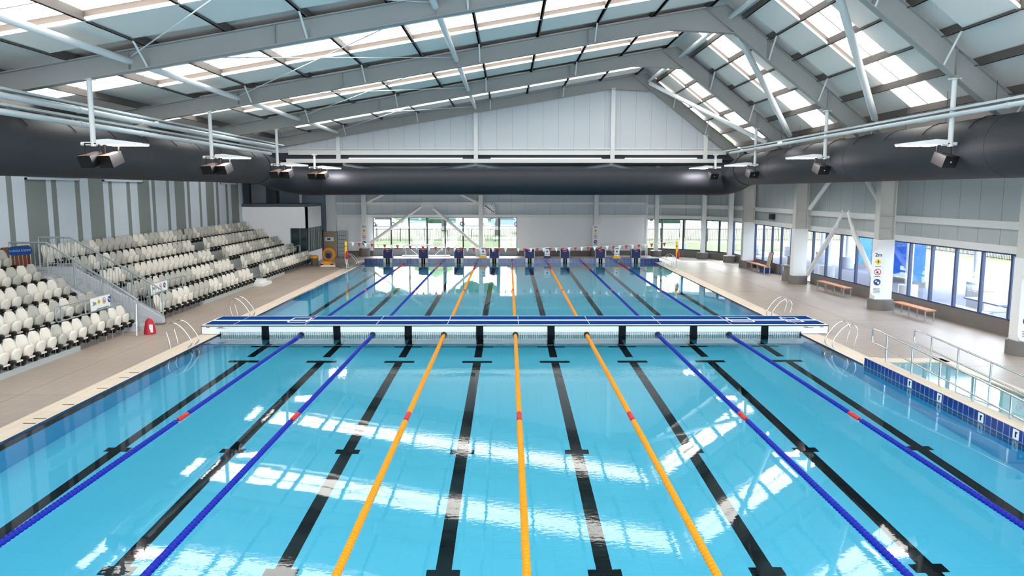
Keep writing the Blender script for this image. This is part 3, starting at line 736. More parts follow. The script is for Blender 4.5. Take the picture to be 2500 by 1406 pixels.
# stair enclosure walls
def stairwall(y0, y1):
    b = MB(); b.prism([(XWL, 0), (-13.23, 0), (-13.23, .33), (-16.5, 2.2), (XWL, 2.2)], 'Y', y0, y1); return b
stairwall(28.1, 28.33).build('stair_wall', conc_l, gs)
b = MB(); b.prism([(XWL, 0), (-13.6, 0), (-13.6, .3), (-16.6, 1.98), (XWL, 1.98)], 'Y', 26.77, 26.98); b.build('stair_wall', conc_l, gs)
b = MB()
for k in range(11): b.box(XWL, 26.98, 0, -13.5-.29*k, 28.1, .17+.18*k)
b.build('stair_flight', conc, gs)
b = MB(); b.box(XWL, 28.08, 0, -13.2, 28.35, .1); b.build('stair_plinth', plinth_m, gs)
b = MB(); b.box(XWL+.02, 27.1, 2.16, XWL+.1, 28.6, 3.0)
tag(b.build('timber_gate', brown), 'brown timber gate at the top of the grandstand stairs behind the blue sign', 'gate')
# railings
def railing(name, top, y, drop, label, bal=True):
    o = empty(name, (0, 0, 0), label, 'railing', 'grandstand railings')
    P = [Vector((x, y, z)) for x, z in top]
    Q = [Vector((x, y, z-drop)) for x, z in top]
    b = MB(); b.tube(P, .036, 8); b.build('top_rail', galv, o)
    b = MB(); b.tube(Q, .022, 8); b.build('bottom_rail', galv, o)
    b = MB(); c = MB()
    acc = 0
    for i in range(len(P)-1):
        L = (P[i+1]-P[i]).length; n = max(1, int(L/.13))
        for k in range(n): b.tube([Q[i].lerp(Q[i+1], k/n), P[i].lerp(P[i+1], k/n)], .01, 4, False)
    b.build('baluster_infill', galv, o)
    for p, q in ((P[0], Q[0]),): c.tube([p, q-Vector((0, 0, .12))], .03, 8); c.build('post', galv, o)
    for i in range(len(P)-1):
        L = (P[i+1]-P[i]).length
        for k in range(1, max(1, round(L/1.2))+1):
            t = k/max(1, round(L/1.2)); c = MB(); c.tube([P[i].lerp(P[i+1], t), Q[i].lerp(Q[i+1], t)-Vector((0, 0, .1))], .028, 8); c.build('post', galv, o)
railing('stair_railing', [(-17.7, 3.3), (-16.5, 3.3), (-13.24, 1.36)], 28.22, .98, 'galvanised stair railing with balusters, on the far stair wall')
railing('stair_railing', [(-17.9, 3.2), (-16.6, 3.2), (-13.8, 1.36), (-13.5, 1.14)], 26.87, .98, 'galvanised stair railing with balusters, on the near stair wall')
o = empty('direction_sign', (-17.5, 26.8, 2.92), 'blue rounded sign reading CHANGE ROOMS on the stair railing', 'sign')
b = MB()
pts = []
for k in range(24):
    a = 2*PI*k/24; cx = .27 if math.cos(a) > 0 else -.27
    pts.append((cx+.16*math.cos(a), .16*math.sin(a)))
M5 = Matrix.Rotation(-.06, 4, 'Y')
b.prism(pts, 'Y', 0, .02); sb = b.build('board', sblue, o); sb.rotation_euler.y = -.06
text('CHANGE ROOMS', .1, 'lettering', mat('sign_pale_blue', (150, 200, 235), .5), o, M5 @ Matrix.Translation((0, -.008, 0)) @ Matrix.Rotation(PI/2, 4, 'X'))

# pictograms used on safety signs
def icons(o, c, s, horiz, axis, small=False):
    """diamond, prohibition ring and blue disc. axis 'Y' faces -Y ; 'X' faces +X"""
    def P(u, v, w):   # u right, v up, w out
        return (c[0]+u, c[1]-w, c[2]+v) if axis == 'Y' else (c[0]+w, c[1]+u, c[2]+v)
    def poly(mb, pts, w):
        mb.add([P(u, v, w) for u, v in pts], [list(range(len(pts)))])
    def circ(u, v, r, n=20): return [(u+r*math.cos(2*PI*k/n), v+r*math.sin(2*PI*k/n)) for k in range(n)]
    pos = [(0, 0), (1, 0), (2, 0)] if horiz else [(0, 0), (0, -1), (0, -2)]
    st = s*1.55
    (a0, b0), (a1, b1), (a2, b2) = [(p*st, q_*st) for p, q_ in pos]
    r = s*.5
    m = MB(); poly(m, [(a0, b0+r), (a0+r, b0), (a0, b0-r), (a0-r, b0)][::-1], .004); m.build('warning_diamond', syel, o)
    m = MB(); poly(m, [(a0-r*.15, b0+r*.5), (a0+r*.3, b0+r*.35), (a0+r*.25, b0-r*.1), (a0+r*.05, b0-r*.1), (a0-r*.2, b0+r*.1)], .006); poly(m, [(a0-r*.4, b0-r*.2), (a0+r*.4, b0-r*.2), (a0+r*.2, b0-r*.35), (a0-r*.2, b0-r*.35)], .006); m.build('pictogram', black, o)
    m = MB(); o1 = circ(a1, b1, r); i1 = circ(a1, b1, r*.8); n = 20
    m.add([P(u, v, .004) for u, v in o1+i1], [(k, (k+1) % n, (k+1) % n+n, k+n) for k in range(n)])
    poly(m, [(a1-r*.68, b1+r*.55), (a1-r*.55, b1+r*.68), (a1+r*.68, b1-r*.55), (a1+r*.55, b1-r*.68)], .005); m.build('prohibition_ring', sred, o)
    m = MB(); poly(m, [(a1-r*.4, b1-r*.1), (a1+r*.1, b1+r*.4), (a1+r*.2, b1+r*.2), (a1, b1), (a1+r*.4, b1-r*.4), (a1-r*.3, b1-r*.4)], .0035); m.build('pictogram', black, o)
    m = MB(); poly(m, circ(a2, b2, r), .004); m.build('mandatory_disc', sblue, o)
    m = MB(); poly(m, circ(a2-r*.3, b2+r*.25, r*.25, 10), .006); poly(m, [(a2+r*.05, b2+r*.1), (a2+r*.6, b2+r*.1), (a2+r*.6, b2-r*.5), (a2+r*.1, b2-r*.5)], .006); m.build('pictogram', sign_w, o)
def col_sign(c, w, h, label, tz=0, faceX=0):
    o = empty('safety_sign', (c[0], c[1], c[2]), label, 'sign', 'tall safety signs on the columns', rz=faceX)
    pts = []
    for k in range(24):
        a = 2*PI*k/24; cz = (h/2-w/2) if math.sin(a) > 0 else -(h/2-w/2)
        pts.append((w/2*math.cos(a), cz+w/2*math.sin(a)))
    b = MB(); b.prism(pts, 'Y', 0, .03); b.build('board', sign_w, o)
    text('2m', w*.42, 'lettering', ink, o, Matrix.Translation((0, -.006, h/2-w*.42)) @ Matrix.Rotation(PI/2, 4, 'X'), .004)
    icons(o, (0, -.001, h/2-w*1.0), w*.55, False, 'Y')
    b = MB()
    for i in range(4): z = -h/2+w*.62-i*.055; b.box(-w*.25, -.006, z, w*.25, -.001, z+.02)
    for zz in (h/2-w*1.42, h/2-w*2.26): b.box(-w*.22, -.006, zz, w*.22, -.001, zz+.025)
    b.build('small_print', mat('small_print', (90, 96, 120), .6), o)
col_sign((-11.34, YW-.62, 1.62), .55, 1.85, 'tall white rounded safety sign headed 2m on the left far-wall column')
col_sign((6.45, YW-.62, 1.62), .5, 1.75, 'tall white rounded safety sign headed 2m on the right far-wall column')
col_sign((15.22, 31.5, 1.6), .5, 1.95, 'tall white rounded safety sign headed 2m on the column between the benches', faceX=-.35)
col_sign((15.42, 22.45, 1.5), .52, 2.05, 'tall white rounded safety sign headed 2m on the nearest right column', faceX=-.3)

# guard rails with sign boards in the stand
def guard(y0, y1, zt, zb, x, sign, label):
    o = empty('guard_rail', (x, 0, 0), label, 'railing', 'guard rails in front of the second row')
    b = MB(); r = .1
    P = [(0, y0+r, zt), (0, y1-r, zt), (0, y1-.03, zt-.03), (0, y1, zt-r), (0, y1, zb+r), (0, y1-.03, zb+.03), (0, y1-r, zb), (0, y0+r, zb), (0, y0+.03, zb+.03), (0, y0, zb+r), (0, y0, zt-r), (0, y0+.03, zt-.03), (0, y0+r, zt)]
    b.tube(P, .025, 8); b.build('rail_loop', galv, o)
    n = max(2, round((y1-y0)/1.6)+1)
    for i in range(n):
        y = y0+.3+(y1-y0-.6)*i/(n-1)
        b = MB(); b.tube([(0, y, .2), (0, y, zt)], .025, 8); b.build('post', galv, o)
    if sign:
        a, c = sign; zm = (zt+zb)/2
        s = empty('safety_board', (x+.035, (a+c)/2, zm+.02), 'white 2m safety board on the guard rail '+('before the stairs' if y0 < 28 else 'past the stairs'), 'sign', 'safety boards on guard rails')
        b = MB(); b.box(0, (a-c)/2, -(zt-zb)/2+.02, .015, (c-a)/2, (zt-zb)/2-.02); b.build('board', sign_w, s)
        text('2m', .18, 'lettering', ink, s, Matrix.Translation((.018, (a-c)/2+.22, .03)) @ Matrix.Rotation(PI/2, 4, 'Z') @ Matrix.Rotation(PI/2, 4, 'X'), .003)
        icons(s, (.016, (a-c)/2+.5, .05), .22, True, 'X')
        b = MB(); b.box(.016, (a-c)/2+.35, -.2, .018, (c-a)/2-.1, -.17); b.build('small_print', MATS['small_print'], s)
guard(23.3, 26.6, 1.42, .95, -14.3, (25.2, 26.45), 'galvanised guard rail loop, in the near seating block')
guard(29.1, 32.8, 1.38, .92, -14.3, (29.5, 30.95), 'galvanised guard rail loop, in the middle seating block')
guard(43.1, 45.5, 1.4, .78, -14.3, None, 'galvanised guard rail loop without a board, first in the far seating block')
guard(47.8, 51.2, 1.4, .78, -14.3, None, 'galvanised guard rail loop without a board, beside the control room')

# ---- seats
def shell(w, h, lean, curve, th, z0, x0, round_top=True, nu=8, nv=8, squash=.5):
    b = MB(); F, Bk = [], []
    for j in range(nv+1):
        v = j/nv
        if v > squash: t = (v-squash)/(1-squash); wv = w*max(.25, 1-t**3.2)**.5
        else: t = (squash-v)/squash; wv = w*(1-.22*t*t)
        for i in range(nu+1):
            u = -1+2*i/nu
            x = x0-lean*v+curve*u*u; y = u*wv/2; z = z0+h*v
            F.append((x, y, z)); Bk.append((x-th, y, z))
    n = len(F); fs = []
    for j in range(nv):
        for i in range(nu):
            a = j*(nu+1)+i; fs.append((a, a+1, a+nu+2, a+nu+1)); fs.append((a+n, a+nu+1+n, a+nu+2+n, a+1+n))
    ed = [i for i in range(nu+1)]+[(j*(nu+1)+nu) for j in range(1, nv+1)]+[nv*(nu+1)+i for i in range(nu-1, -1, -1)]+[j*(nu+1) for j in range(nv-1, 0, -1)]
    for k in range(len(ed)): a, c = ed[k], ed[(k+1) % len(ed)]; fs.append((a, c, c+n, a+n))
    b.add(F+Bk, fs, True); return b
def make_seat(m, nm):
    o = empty('stadium_seat', (0, 0, -50), 'x', 'seat', 'tip-up seats in the grandstand')
    shell(.53, .56, .12, .06, .03, .24, 0).build('backrest', m, o)
    shell(.43, .33, -.05, -.04, .05, .2, .17, squash=.45, nu=6, nv=6).build('seat_pan', m, o)
    b = MB(); b.box(-.04, -.17, .15, .2, .17, .19); b.box(-.04, -.17, .15, -.0, .17, .34); b.build('seat_base', m, o)
    b = MB()
    disc(b, (.22, .2, .2), .075, .1, 'Y', 10); disc(b, (.14, .2, .08), .065, .1, 'Y', 10)
    b.tbox((.06, .25, .12), (.16, .07, .26)); b.tbox((.15, .25, .2), (.2, .07, .08)); b.tbox((.06, .25, .02), (.22, .1, .04))
    b.build('bracket', black, o)
    return o
protoW = make_seat(seat_w, 'white'); protoG = make_seat(seat_g, 'light grey')
used = {id(protoW): False, id(protoG): False}
rowname = ['front row', 'second row', 'third row', 'fourth row', 'top row']
legm = MB(); legm.tube([(.1, -.2, -.17), (.1, -.2, .13), (.1, .2, .13), (.1, .2, -.17)], .018, 6)
leg0 = None
def put_seat(x, y, z, label, light, legs):
    global leg0
    pr = protoW if light else protoG
    if used[id(pr)]: o = copy_tree(pr)
    else: o = pr; used[id(pr)] = True
    o.location = (x, y, z); o['label'] = label
    if legs:
        if leg0 is None: leg0 = legm.build('leg_frame', galv); l = leg0
        else: l = leg0.copy(); COL.objects.link(l)
        l.parent = o; l.location = (0, 0, 0)
PROT = []
blocks = [('near block', [18.0, 18.0, 18.0, 18.0, 18.0], 26.5, 'the stair wall', 'near'),
          ('middle block', [28.9, 28.9, 28.9, 28.9, 28.9], 39.65, 'the aisle steps', 'mid'),
          ('far block', [41.3, 41.3, 41.3, 41.3, 41.3], 51.6, 'the control room', 'far')]
todo = []
for bn, starts, end, ref, key in blocks:
    for k in range(5):
        i = 0; y = end-.05+(1.35 if k == 4 and bn == 'middle block' else 0)
        while y >= starts[k]:
            todo.append((bn, k, i, y, ref)); y -= .545; i += 1
first = {}
for bn, k, i, y, ref in todo:
    light = random.random() < .5
    legs = k == 0 and (23.6 < y < 27 or 28 < y < 33.1 or y > 45.5)
    lab = '%s tip-up stadium seat, %s from %s, %s of the %s' % ('white' if light else 'light grey', ORD[i], ref, rowname[k], bn)
    put_seat(-13.88-1.0*k, y, Tz(k)+(.0), lab, light, legs)

# ================================================================ POOL THINGS
# bulkhead
BY0, BY1 = 26.16, 28.1
bh = empty('pool_bulkhead', (0, 0, 0), 'long white movable bulkhead with a blue walkway spanning the pool', 'bulkhead')
b = MB(); b.box(-10.98, BY0, .335, 10.98, BY1, .36); b.box(-10.2, BY0+.015, -.95, 9.85, BY0+.05, .14) if 0 else None
b.box(-10.98, BY0, .05, -10.35, BY1, .335); b.box(10.05, BY0, .05, 10.98, BY1, .335)
b.box(-10.35, BY0, .12, 10.05, BY0+.05, .335); b.box(-10.35, BY1-.05, .12, 10.05, BY1, .335); b.build('body', white, bh)
b = MB()
for z in [.1-.06*i for i in range(14)]: b.box(-10.3, BY0+.02, z, 9.95, BY0+.035, z+.018)
x = -10.3
while x < 9.95: b.box(x, BY0+.005, -.72, x+.03, BY0+.03, .12); x += .075
b.box(-10.3, BY0, -.76, 9.95, BY0+.04, -.7); b.box(-10.3, BY0+.06, -.72, 9.95, BY0+.08, .12)
b.build('grille', mat('grille_white', (205, 212, 212), .5), bh)
b = MB(); b.box(-10.3, BY1-.05, -.76, 9.95, BY1, .12); b.build('rear_panel', white, bh)
b = MB(); b.box(-10.9, BY0+.12, .36, 10.9, BY0+.82, .372); b.box(-10.9, BY0+1.12, .36, 10.9, BY1-.12, .372); b.build('walkway', blue_top, bh)
b = MB(); b.box(-10.98, BY0-.012, .315, 10.98, BY0, .345); b.box(10.975, BY0, .05, 10.99, BY1, .345); b.box(-10.99, BY0, .05, -10.975, BY1, .345); b.build('edge_strip', frame_dark, bh)
b = MB()
for x in (-9.9, -7.4, -4.9, -2.4, .1, 2.6, 5.1, 7.6, 9.9):
    for (ya, yc) in ((BY0+.12, BY0+.82), (BY0+1.12, BY1-.12)): b.box(x, ya, .372, x+.02, yc, .374)
b.build('panel_joint', pipe_m, bh)
b = MB()
for x0, x1 in ((-8.15, -7.45), (7.75, 8.6), (9.75, 10.35)):
    b = MB()
    for (a, c, d, e) in ((x0, x1, BY0+.5, BY0+.55), (x0, x1, BY1-.5, BY1-.45), (x0, x0+.05, BY0+.5, BY1-.45), (x1-.05, x1, BY0+.5, BY1-.45)): b.box(a, d, .372, c, e, .378)
    b.build('hatch_outline', sign_w, bh)
for k in range(8):
    x = -8.75+2.5*k; b = MB(); b.box(x-.125, BY0-.02, -.76, x+.125, BY0, .33); b.build('touch_strip', lineblack, bh)
b = MB()
for k in range(8):
    x = -8.75+2.5*k; b = MB(); b.box(x-.26, BY0-.01, -.2, x+.26, BY0-.002, -.06); b.build('target_bar', lineblack, bh)
b = MB()
for k in range(7): b = MB(); disc(b, (-7.5+2.5*k, BY0-.035, .02), .1, .04, 'Y', 20); b.build('rope_socket', black, bh)
b = MB(); 
for s in (-1, 1): b.box(s*10.75-.06, BY0-.006, .27, s*10.75+.06, BY0, .295); b.box(s*10.3-.16, BY0-.006, .25, s*10.3+.16, BY0, .265); b.box(s*10.25-.14, BY0-.006, .275, s*10.25+.02, BY0, .295)
b.build('maker_mark', mat('mark_grey', (90, 90, 100), .6), bh)

# lane ropes
def rope_mesh(mb, y0, y1, r, pitch=.1):
    n = int((y1-y0)/pitch); pts = []; rs = []
    for i in range(n):
        y = y0+i*pitch
        for t, k in ((0, .55), (.12, .95), (.5, 1.0), (.62, .6), (.75, .55)): pts.append((0, y+t*pitch, 0)); rs.append(r*k)
    mb.tube(pts, rs, 9)
ropeb = mat('rope_blue', (2, 24, 150), .55, spec=.25); ropeo = mat('rope_orange', (250, 142, 2), .6, spec=.25); roper = mat('rope_red', (190, 16, 24), .4)
def make_rope(near, m, nm):
    o = empty('lane_rope', (0, 0, 0), 'x', 'lane rope', 'lane ropes in the near half' if near else 'lane ropes in the far half')
    r = .062
    segs = ([(1.3, 16.2, 0), (16.2, 16.75, 1), (16.75, 26.1, 0)] if near else [(28.15, 37.9, 0), (37.9, 38.4, 1), (38.4, 48.2, 0), (48.2, 53.2, 1)])
    for a, c, k in segs:
        b = MB(); rope_mesh(b, a, c, r, .1 if near else .14); b.build('red_floats' if k else 'floats', roper if k else m, o)
    b = MB(); b.tube([(0, segs[0][0], 0), (0, segs[-1][1], 0)], .02, 6); b.build('cable', black, o)
    if not near: b = MB(); b.cyl((0, 53.2), .07, -.02, .06, 10); b.build('end_float', sign_w, o)
    return o
names7 = ['leftmost', 'second from the left', 'third from the left', 'middle', 'third from the right', 'second from the right', 'rightmost']
for near in (True, False):
    pr = {}
    for k in range(7):
        blue = k in (0, 1, 5, 6)
        if blue not in pr: o = pr[blue] = make_rope(near, ropeb if blue else ropeo, '')
        else: o = copy_tree(pr[blue])
        o.location = (-7.5+2.5*k, 0, .01)
        o['label'] = '%s floating lane rope with red markers, %s, %s half of the pool' % ('blue' if blue else 'orange', names7[k], 'near' if near else 'far')

# starting blocks
def starting_block():
    o = empty('starting_block', (0, 0, 0), 'x', 'starting block', 'starting blocks at the far end')
    b = MB(); b.prism([(PY1+.0-PY1, .33), (.62, .33), (.62, .88), (.4, .93), (.05, .86), (0, .8)], 'X', -.31, .31); b.build('cover', navy, o)
    b = MB(); b.prism([(.02, .84), (.05, .87), (.38, .94), (.4, .925), (.06, .85)], 'X', -.2, .2); b.build('emblem_patch', mat('magenta_print', (180, 30, 90), .5), o)
    b = MB(); b.box(-.12, .1, .9, .05, .14, .93); b.tube([(-.1, -.005, .83), (0, -.006, .77), (.1, -.005, .83)], .012, 5); b.build('emblem_curve', sign_w, o)
    b = MB()
    for s in (-1, 1): b.tube([(s*.33, .1, .35), (s*.335, .05, .8), (s*.34, .15, .96), (s*.34, .35, .96)], .022, 6)
    b.build('side_handle', sign_w, o)
    b = MB(); b.box(-.3, -.03, -.02, -.14, .0, .32); b.box(.14, -.03, -.02, .3, .0, .32); b.build('front_plate', pipe_m, o)
    b = MB(); b.box(-.13, -.025, -.45, .13, .0, .32); b.build('grip_pad', lineblack, o)
    b = MB(); b.box(-.012, -.03, -.1, .012, -.025, .3); b.build('centre_mark', syel, o)
    b = MB(); b.box(-.2, .1, .29, .2, .55, .35); b.build('foot', galv, o)
    return o
sb0 = starting_block()
names8 = ['leftmost', 'second from the left', 'third from the left', 'fourth from the left', 'fourth from the right', 'third from the right', 'second from the right', 'rightmost']
for k in range(8):
    o = sb0 if k == 0 else copy_tree(sb0)
    o.location = (-8.75+2.5*k, PY1-.02, 0); o['label'] = 'navy covered starting block on the far platform, '+names8[k]
# lane signs
for x, m, lab in ((-2.05, yellow, 'white lane sign with a yellow foot, beside the clock column'), (2.5, navy, 'white lane sign with a dark blue foot on the far platform'), (7.45, yellow, 'white lane sign with a yellow foot, beside the right goal')):
    o = empty('lane_sign', (x, PY1+.35, .3), lab, 'sign', 'free-standing lane signs')
    b = MB(); b.prism([(-.28, 0), (.28, 0), (.2, .14), (-.2, .14)], 'Y', -.14, .14); b.build('foot', m, o)
    b = MB(); b.box(-.18, -.02, .13, .18, .02, .78); b.build('board', sign_w, o)
    text('LANE', .12, 'lettering', ink, o, Matrix.Translation((0, -.026, .24)) @ Matrix.Rotation(PI/2, 4, 'X'), .003)
    b = MB(); b.box(-.12, -.026, .64, .12, -.02, .7); disc(b, (0, -.026, .46), .08, .006, 'Y', 12); b.build('symbol', mat('sign_mid_blue', (70, 110, 170), .5), o)

# backstroke flags
for s, nm in ((-1, 'left'), (1, 'right')):
    o = empty('flag_pole', (-10.53 if s < 0 else 10.43, 48, DZ), 'slim pole holding the flag line on the %s coping' % nm, 'pole', 'backstroke flag poles')
    b = MB(); b.tube([(0, 0, 0), (0, 0, 1.85)], .022, 8); b.build('pole', chrome, o)
    b = MB(); b.cyl((0, 0), .05, 0, .04, 12); b.build('foot', chrome, o)
    o = empty('rescue_tube', (-10.53 if s < 0 else 10.43, 47.9, DZ), 'yellow and red rescue tube strapped to the %s flag pole' % nm, 'rescue tube', 'rescue tubes')
    b = MB(); b.tube([(0, -.02, .85), (0, -.03, 1.25), (.01, -.02, 1.75), (-.02, 0, 1.82)], [.07, .08, .08, .05], 10); b.build('foam_body', yellow, o)
    b = MB(); b.tube([(.07, -.08, .72), (.08, -.09, 1.0), (.07, -.08, 1.22)], [.07, .1, .05], 10); b.build('red_bag', red, o)
    b = MB(); b.tube([(0, -.02, 1.5), (0, -.02, 1.56)], .085, 10); b.build('strap', black, o)
def sag(x): t = (x+.05)/10.5; return 1.42+.41*t*t
fl = empty('flag_line', (0, 48, 0), 'string of red and white pennants sagging across the pool', 'flag line')
b = MB(); b.tube([(-10.5+.5*i, 0, sag(-10.5+.5*i)) for i in range(43)], .008, 4); b.build('cord', sign_w, fl)
for i in range(51):
    x = -10.1+.403*i
    if x > 10.1: break
    z = sag(x); w = .1; b = MB()
    b.add([(x-w, 0, z), (x+w, 0, z), (x, 0, z-.28), (x-w, .006, z), (x+w, .006, z), (x, .006, z-.28)], [(0, 2, 1), (3, 4, 5), (0, 1, 4, 3), (1, 2, 5, 4), (2, 0, 3, 5)])
    b.build('pennant', red if i % 2 else sign_w, fl)

# ladders
def ladder(x, y, s, label):
    o = empty('pool_ladder', (x, y, 0), label, 'ladder', 'stainless pool ladders')
    for dy in (-.28, .28):
        pts = sweep([(s*.62, dy, DZ), (s*.66, dy, .3), (s*.72, dy, .62), (s*.55, dy, .84), (s*.28, dy, .74), (s*.02, dy, .42), (-s*.06, dy, .18), (s*.06, dy, .03), (-s*.08, dy, -.1), (-s*.1, dy, -.6), (-s*.1, dy, -1.3)], 4)
        b = MB(); b.tube(pts, .02, 8); b.build('handrail', chrome, o)
    for z in (-.15, -.45, -.75, -1.05):
        b = MB(); b.box(-s*.16-.04, -.28, z-.015, -s*.16+.04, .28, z+.015); b.build('tread', mat('tread', (60, 90, 110), .5), o)
ladder(PX0-.02, 24.1, -1, 'stainless pool ladder on the left coping, just in front of the bulkhead')
ladder(PX0-.02, 29.6, -1, 'stainless pool ladder on the left coping, just behind the bulkhead')
ladder(PX1+.02, 23.8, 1, 'stainless pool ladder on the right coping, just in front of the bulkhead')
ladder(PX1+.02, 29.4, 1, 'stainless pool ladder on the right coping, just behind the bulkhead')
ladder(PX0-.02, 50.6, -1, 'stainless pool ladder at the far left corner of the pool')
ladder(PX1+.02, 50.4, 1, 'stainless pool ladder at the far right corner of the pool')
# ramp handrails
def ramp_rail(x, ys, zt0, slope, zbase, label, y0):
    o = empty('ramp_handrail', (x, 0, 0), label, 'handrail', 'ramp handrails')
    def zt(y): return zt0-slope*max(0, y0-.5-y)
    for dz, nm in ((0, 'top_rail'), (-.4, 'mid_rail')):
        b = MB(); yy = [y0-.08, y0-.5]+[y0-.5-.9*i for i in range(1, 16)]
        b.tube([(0, y, zt(y)+dz) for y in yy], .024, 8); b.build(nm, chrome, o)
    b = MB(); b.tube([(0, y0-.08, zt(y0)), (0, y0, zt(y0)-.06), (0, y0, zt(y0)-.34), (0, y0-.08, zt(y0)-.4)], .024, 8); b.build('end_loop', chrome, o)
    for y in ys:
        b = MB(); b.tube([(0, y, zbase), (0, y, zt(y))], .026, 8); b.build('post', chrome, o)
ramp_rail(10.33, [20.75, 19.4, 18.1, 16.75, 15.45, 14.1, 12.8], 1.05, .052, .25, 'steel double handrail on the coping between pool and ramp', 21.6)
ramp_rail(11.9, [21.3, 20.0, 18.6, 17.2, 15.8, 14.4], .9, .05, -.1, 'steel double handrail standing in the ramp water', 22.25)

# ================================================================ OBJECTS ROUND THE HALL
# pace clock
o = empty('pace_clock', (-1.72, YW-.28, 3.66), 'square white pace clock with one long hand on the far wall', 'clock')
b = MB(); b.box(-.47, 0, -.46, .47, .1, .46); b.build('case', mat('clock_case', (200, 204, 210), .5), o)
b = MB(); disc(b, (0, -.01, 0), .43, .012, 'Y', 32); b.build('dial', sign_w, o)
b = MB()
for k in range(12): a = k*PI/6; c = (.36*math.cos(a), .36*math.sin(a)); b.box(c[0]-.025, -.018, c[1]-.03, c[0]+.025, -.01, c[1]+.03)
b.build('hour_marks', ink, o)
b = MB(); b.bar((0, -.03, 0), (-.33, -.03, .27), .02, .05); b.build('black_hand', black, o)
b = MB(); b.bar((0, -.03, 0), (.33, -.03, -.27), .02, .05); b.build('red_hand', red, o)
# lockers
o = empty('locker_unit', (-13.85, 58.0, DZ), 'tall tan locker cabinet with grey doors in the far left corner', 'lockers')
b = MB(); b.box(-.5, -.2, 0, .45, .28, 1.92); b.build('cabinet', tan, o)
for i in range(2):
    for j in range(5):
        b = MB(); b.box(.455, -.19+i*.23, .05+j*.37, .475, .02+i*.23, .4+j*.37); d = b.build('locker_door', mat('locker_grey', (180, 190, 195), .4), o)
b = MB(); b.box(-.4, -.215, 1.2, .3, -.2, 1.5); b.build('notice', sign_w, o)
b = MB(); b.box(-.2, -.22, 1.3, .05, -.214, 1.42); b.build('notice_print', sblue, o)
o = empty('locker_unit', (-13.0, 58.2, DZ), 'second locker cabinet with grey doors beside the tan one', 'lockers')
b = MB(); b.box(-.35, -.05, 0, .3, .5, 1.95); b.build('cabinet', mat('locker_grey', (180, 190, 195), .4), o)
b = MB()
for j in range(6): b.box(-.35, -.06, .3*j+.1, .3, -.05, .3*j+.12)
for i in range(5): b.box(-.35+i*.16, -.06, .05, -.335+i*.16, -.05, 1.9)
b.build('door_gaps', frame_dark, o)
# bin and pool cleaner
o = empty('waste_bin', (-13.3, 50.9, DZ), 'round dark bin with an orange lid beside the control room', 'bin')
b = MB(); b.cyl((0, 0), .24, 0, .52, 20, .26); b.build('body', mat('bin_grey', (92, 92, 80), .5), o)
b = MB(); b.tube([(0, 0, .52), (0, 0, .62), (0, 0, .7)], [.28, .27, .2], 20); b.build('lid', orange, o)
o = empty('pool_cleaner', (-12.3, 50.6, DZ), 'orange and white robotic pool cleaner on the deck', 'pool cleaner')
b = MB(); b.prism([(-.45, .05), (.4, .05), (.4, .12), (.1, .34), (-.3, .34), (-.45, .2)], 'Y', -.35, .35); b.build('body', orange, o)
b = MB(); b.prism([(-.45, .0), (.55, .0), (.5, .1), (-.4, .1)], 'Y', -.45, -.3); b.build('brush_skirt', sign_w, o)
b = MB(); b.cyl((-.35, -.36), .09, 0, .18, 12); b.cyl((.3, -.36), .09, 0, .18, 12); b.build('roller', black, o)
o = empty('cleaner_caddy', (-12.55, 51.9, DZ), 'caddy trolley with coiled orange hose behind the pool cleaner', 'trolley')
b = MB(); b.tube([(-.3, 0, .1), (-.3, 0, 1.0), (.3, 0, 1.0), (.3, 0, .1)], .02, 8); b.box(-.35, -.25, .08, .35, .25, .12); b.build('frame', galv, o)
b = MB()
for k in range(3): b.tube([((.42-.05*k)*math.cos(2*PI*i/24), -.08-.05*k, .68+(.42-.05*k)*math.sin(2*PI*i/24)) for i in range(25)], .04, 8)
b.build('hose_coil', orange, o)
b = MB(); b.box(-.15, -.18, .35, .15, .1, .75); b.build('power_unit', navy, o)
for s in (-1, 1):
    b = MB(); disc(b, (s*.32-.02, -.2, .1), .1, .05, 'X', 14); b.build('wheel', black, o)
b = MB(); b.tube(sweep([(-12.0, 51.0, .06), (-11.6, 50, .06), (-11.2, 49.2, .06), (-10.8, 48.8, .06), (-10.45, 48.5, .05)], 4), .015, 6)
tag(b.build('cleaner_cable', black), 'thin dark cable running from the pool cleaner to the water', 'cable')
# red bag and pole by stairs
o = empty('kit_bag', (-12.85, 26.3, DZ), 'red bag slumped on the deck at the foot of the stairs', 'bag')
b = MB(); b.tube(sweep([(0, 0, .0), (0, 0, .12), (0, 0, .3), (-.02, 0, .48), (-.05, 0, .55)], 3), [.2, .2, .2, .2, .19, .18, .17, .15, .14, .12, .1, .05, .03], 14); b.build('body', red, o)
b = MB(); b.tbox((.12, -.16, .22), (.12, .02, .28)); b.build('white_patch', sign_w, o)
o = empty('telescopic_pole', (-13.05, 25.75, DZ), 'slim white pole leaning on the end of the near stair railing', 'pole')
b = MB(); b.tube([(0, 0, 0), (-.42, .95, 1.0)], .018, 8); b.build('shaft', sign_w, o); b = MB(); b.tube([(0, 0, 0), (-.01, .02, .03)], .025, 8); b.build('tip', galv, o)
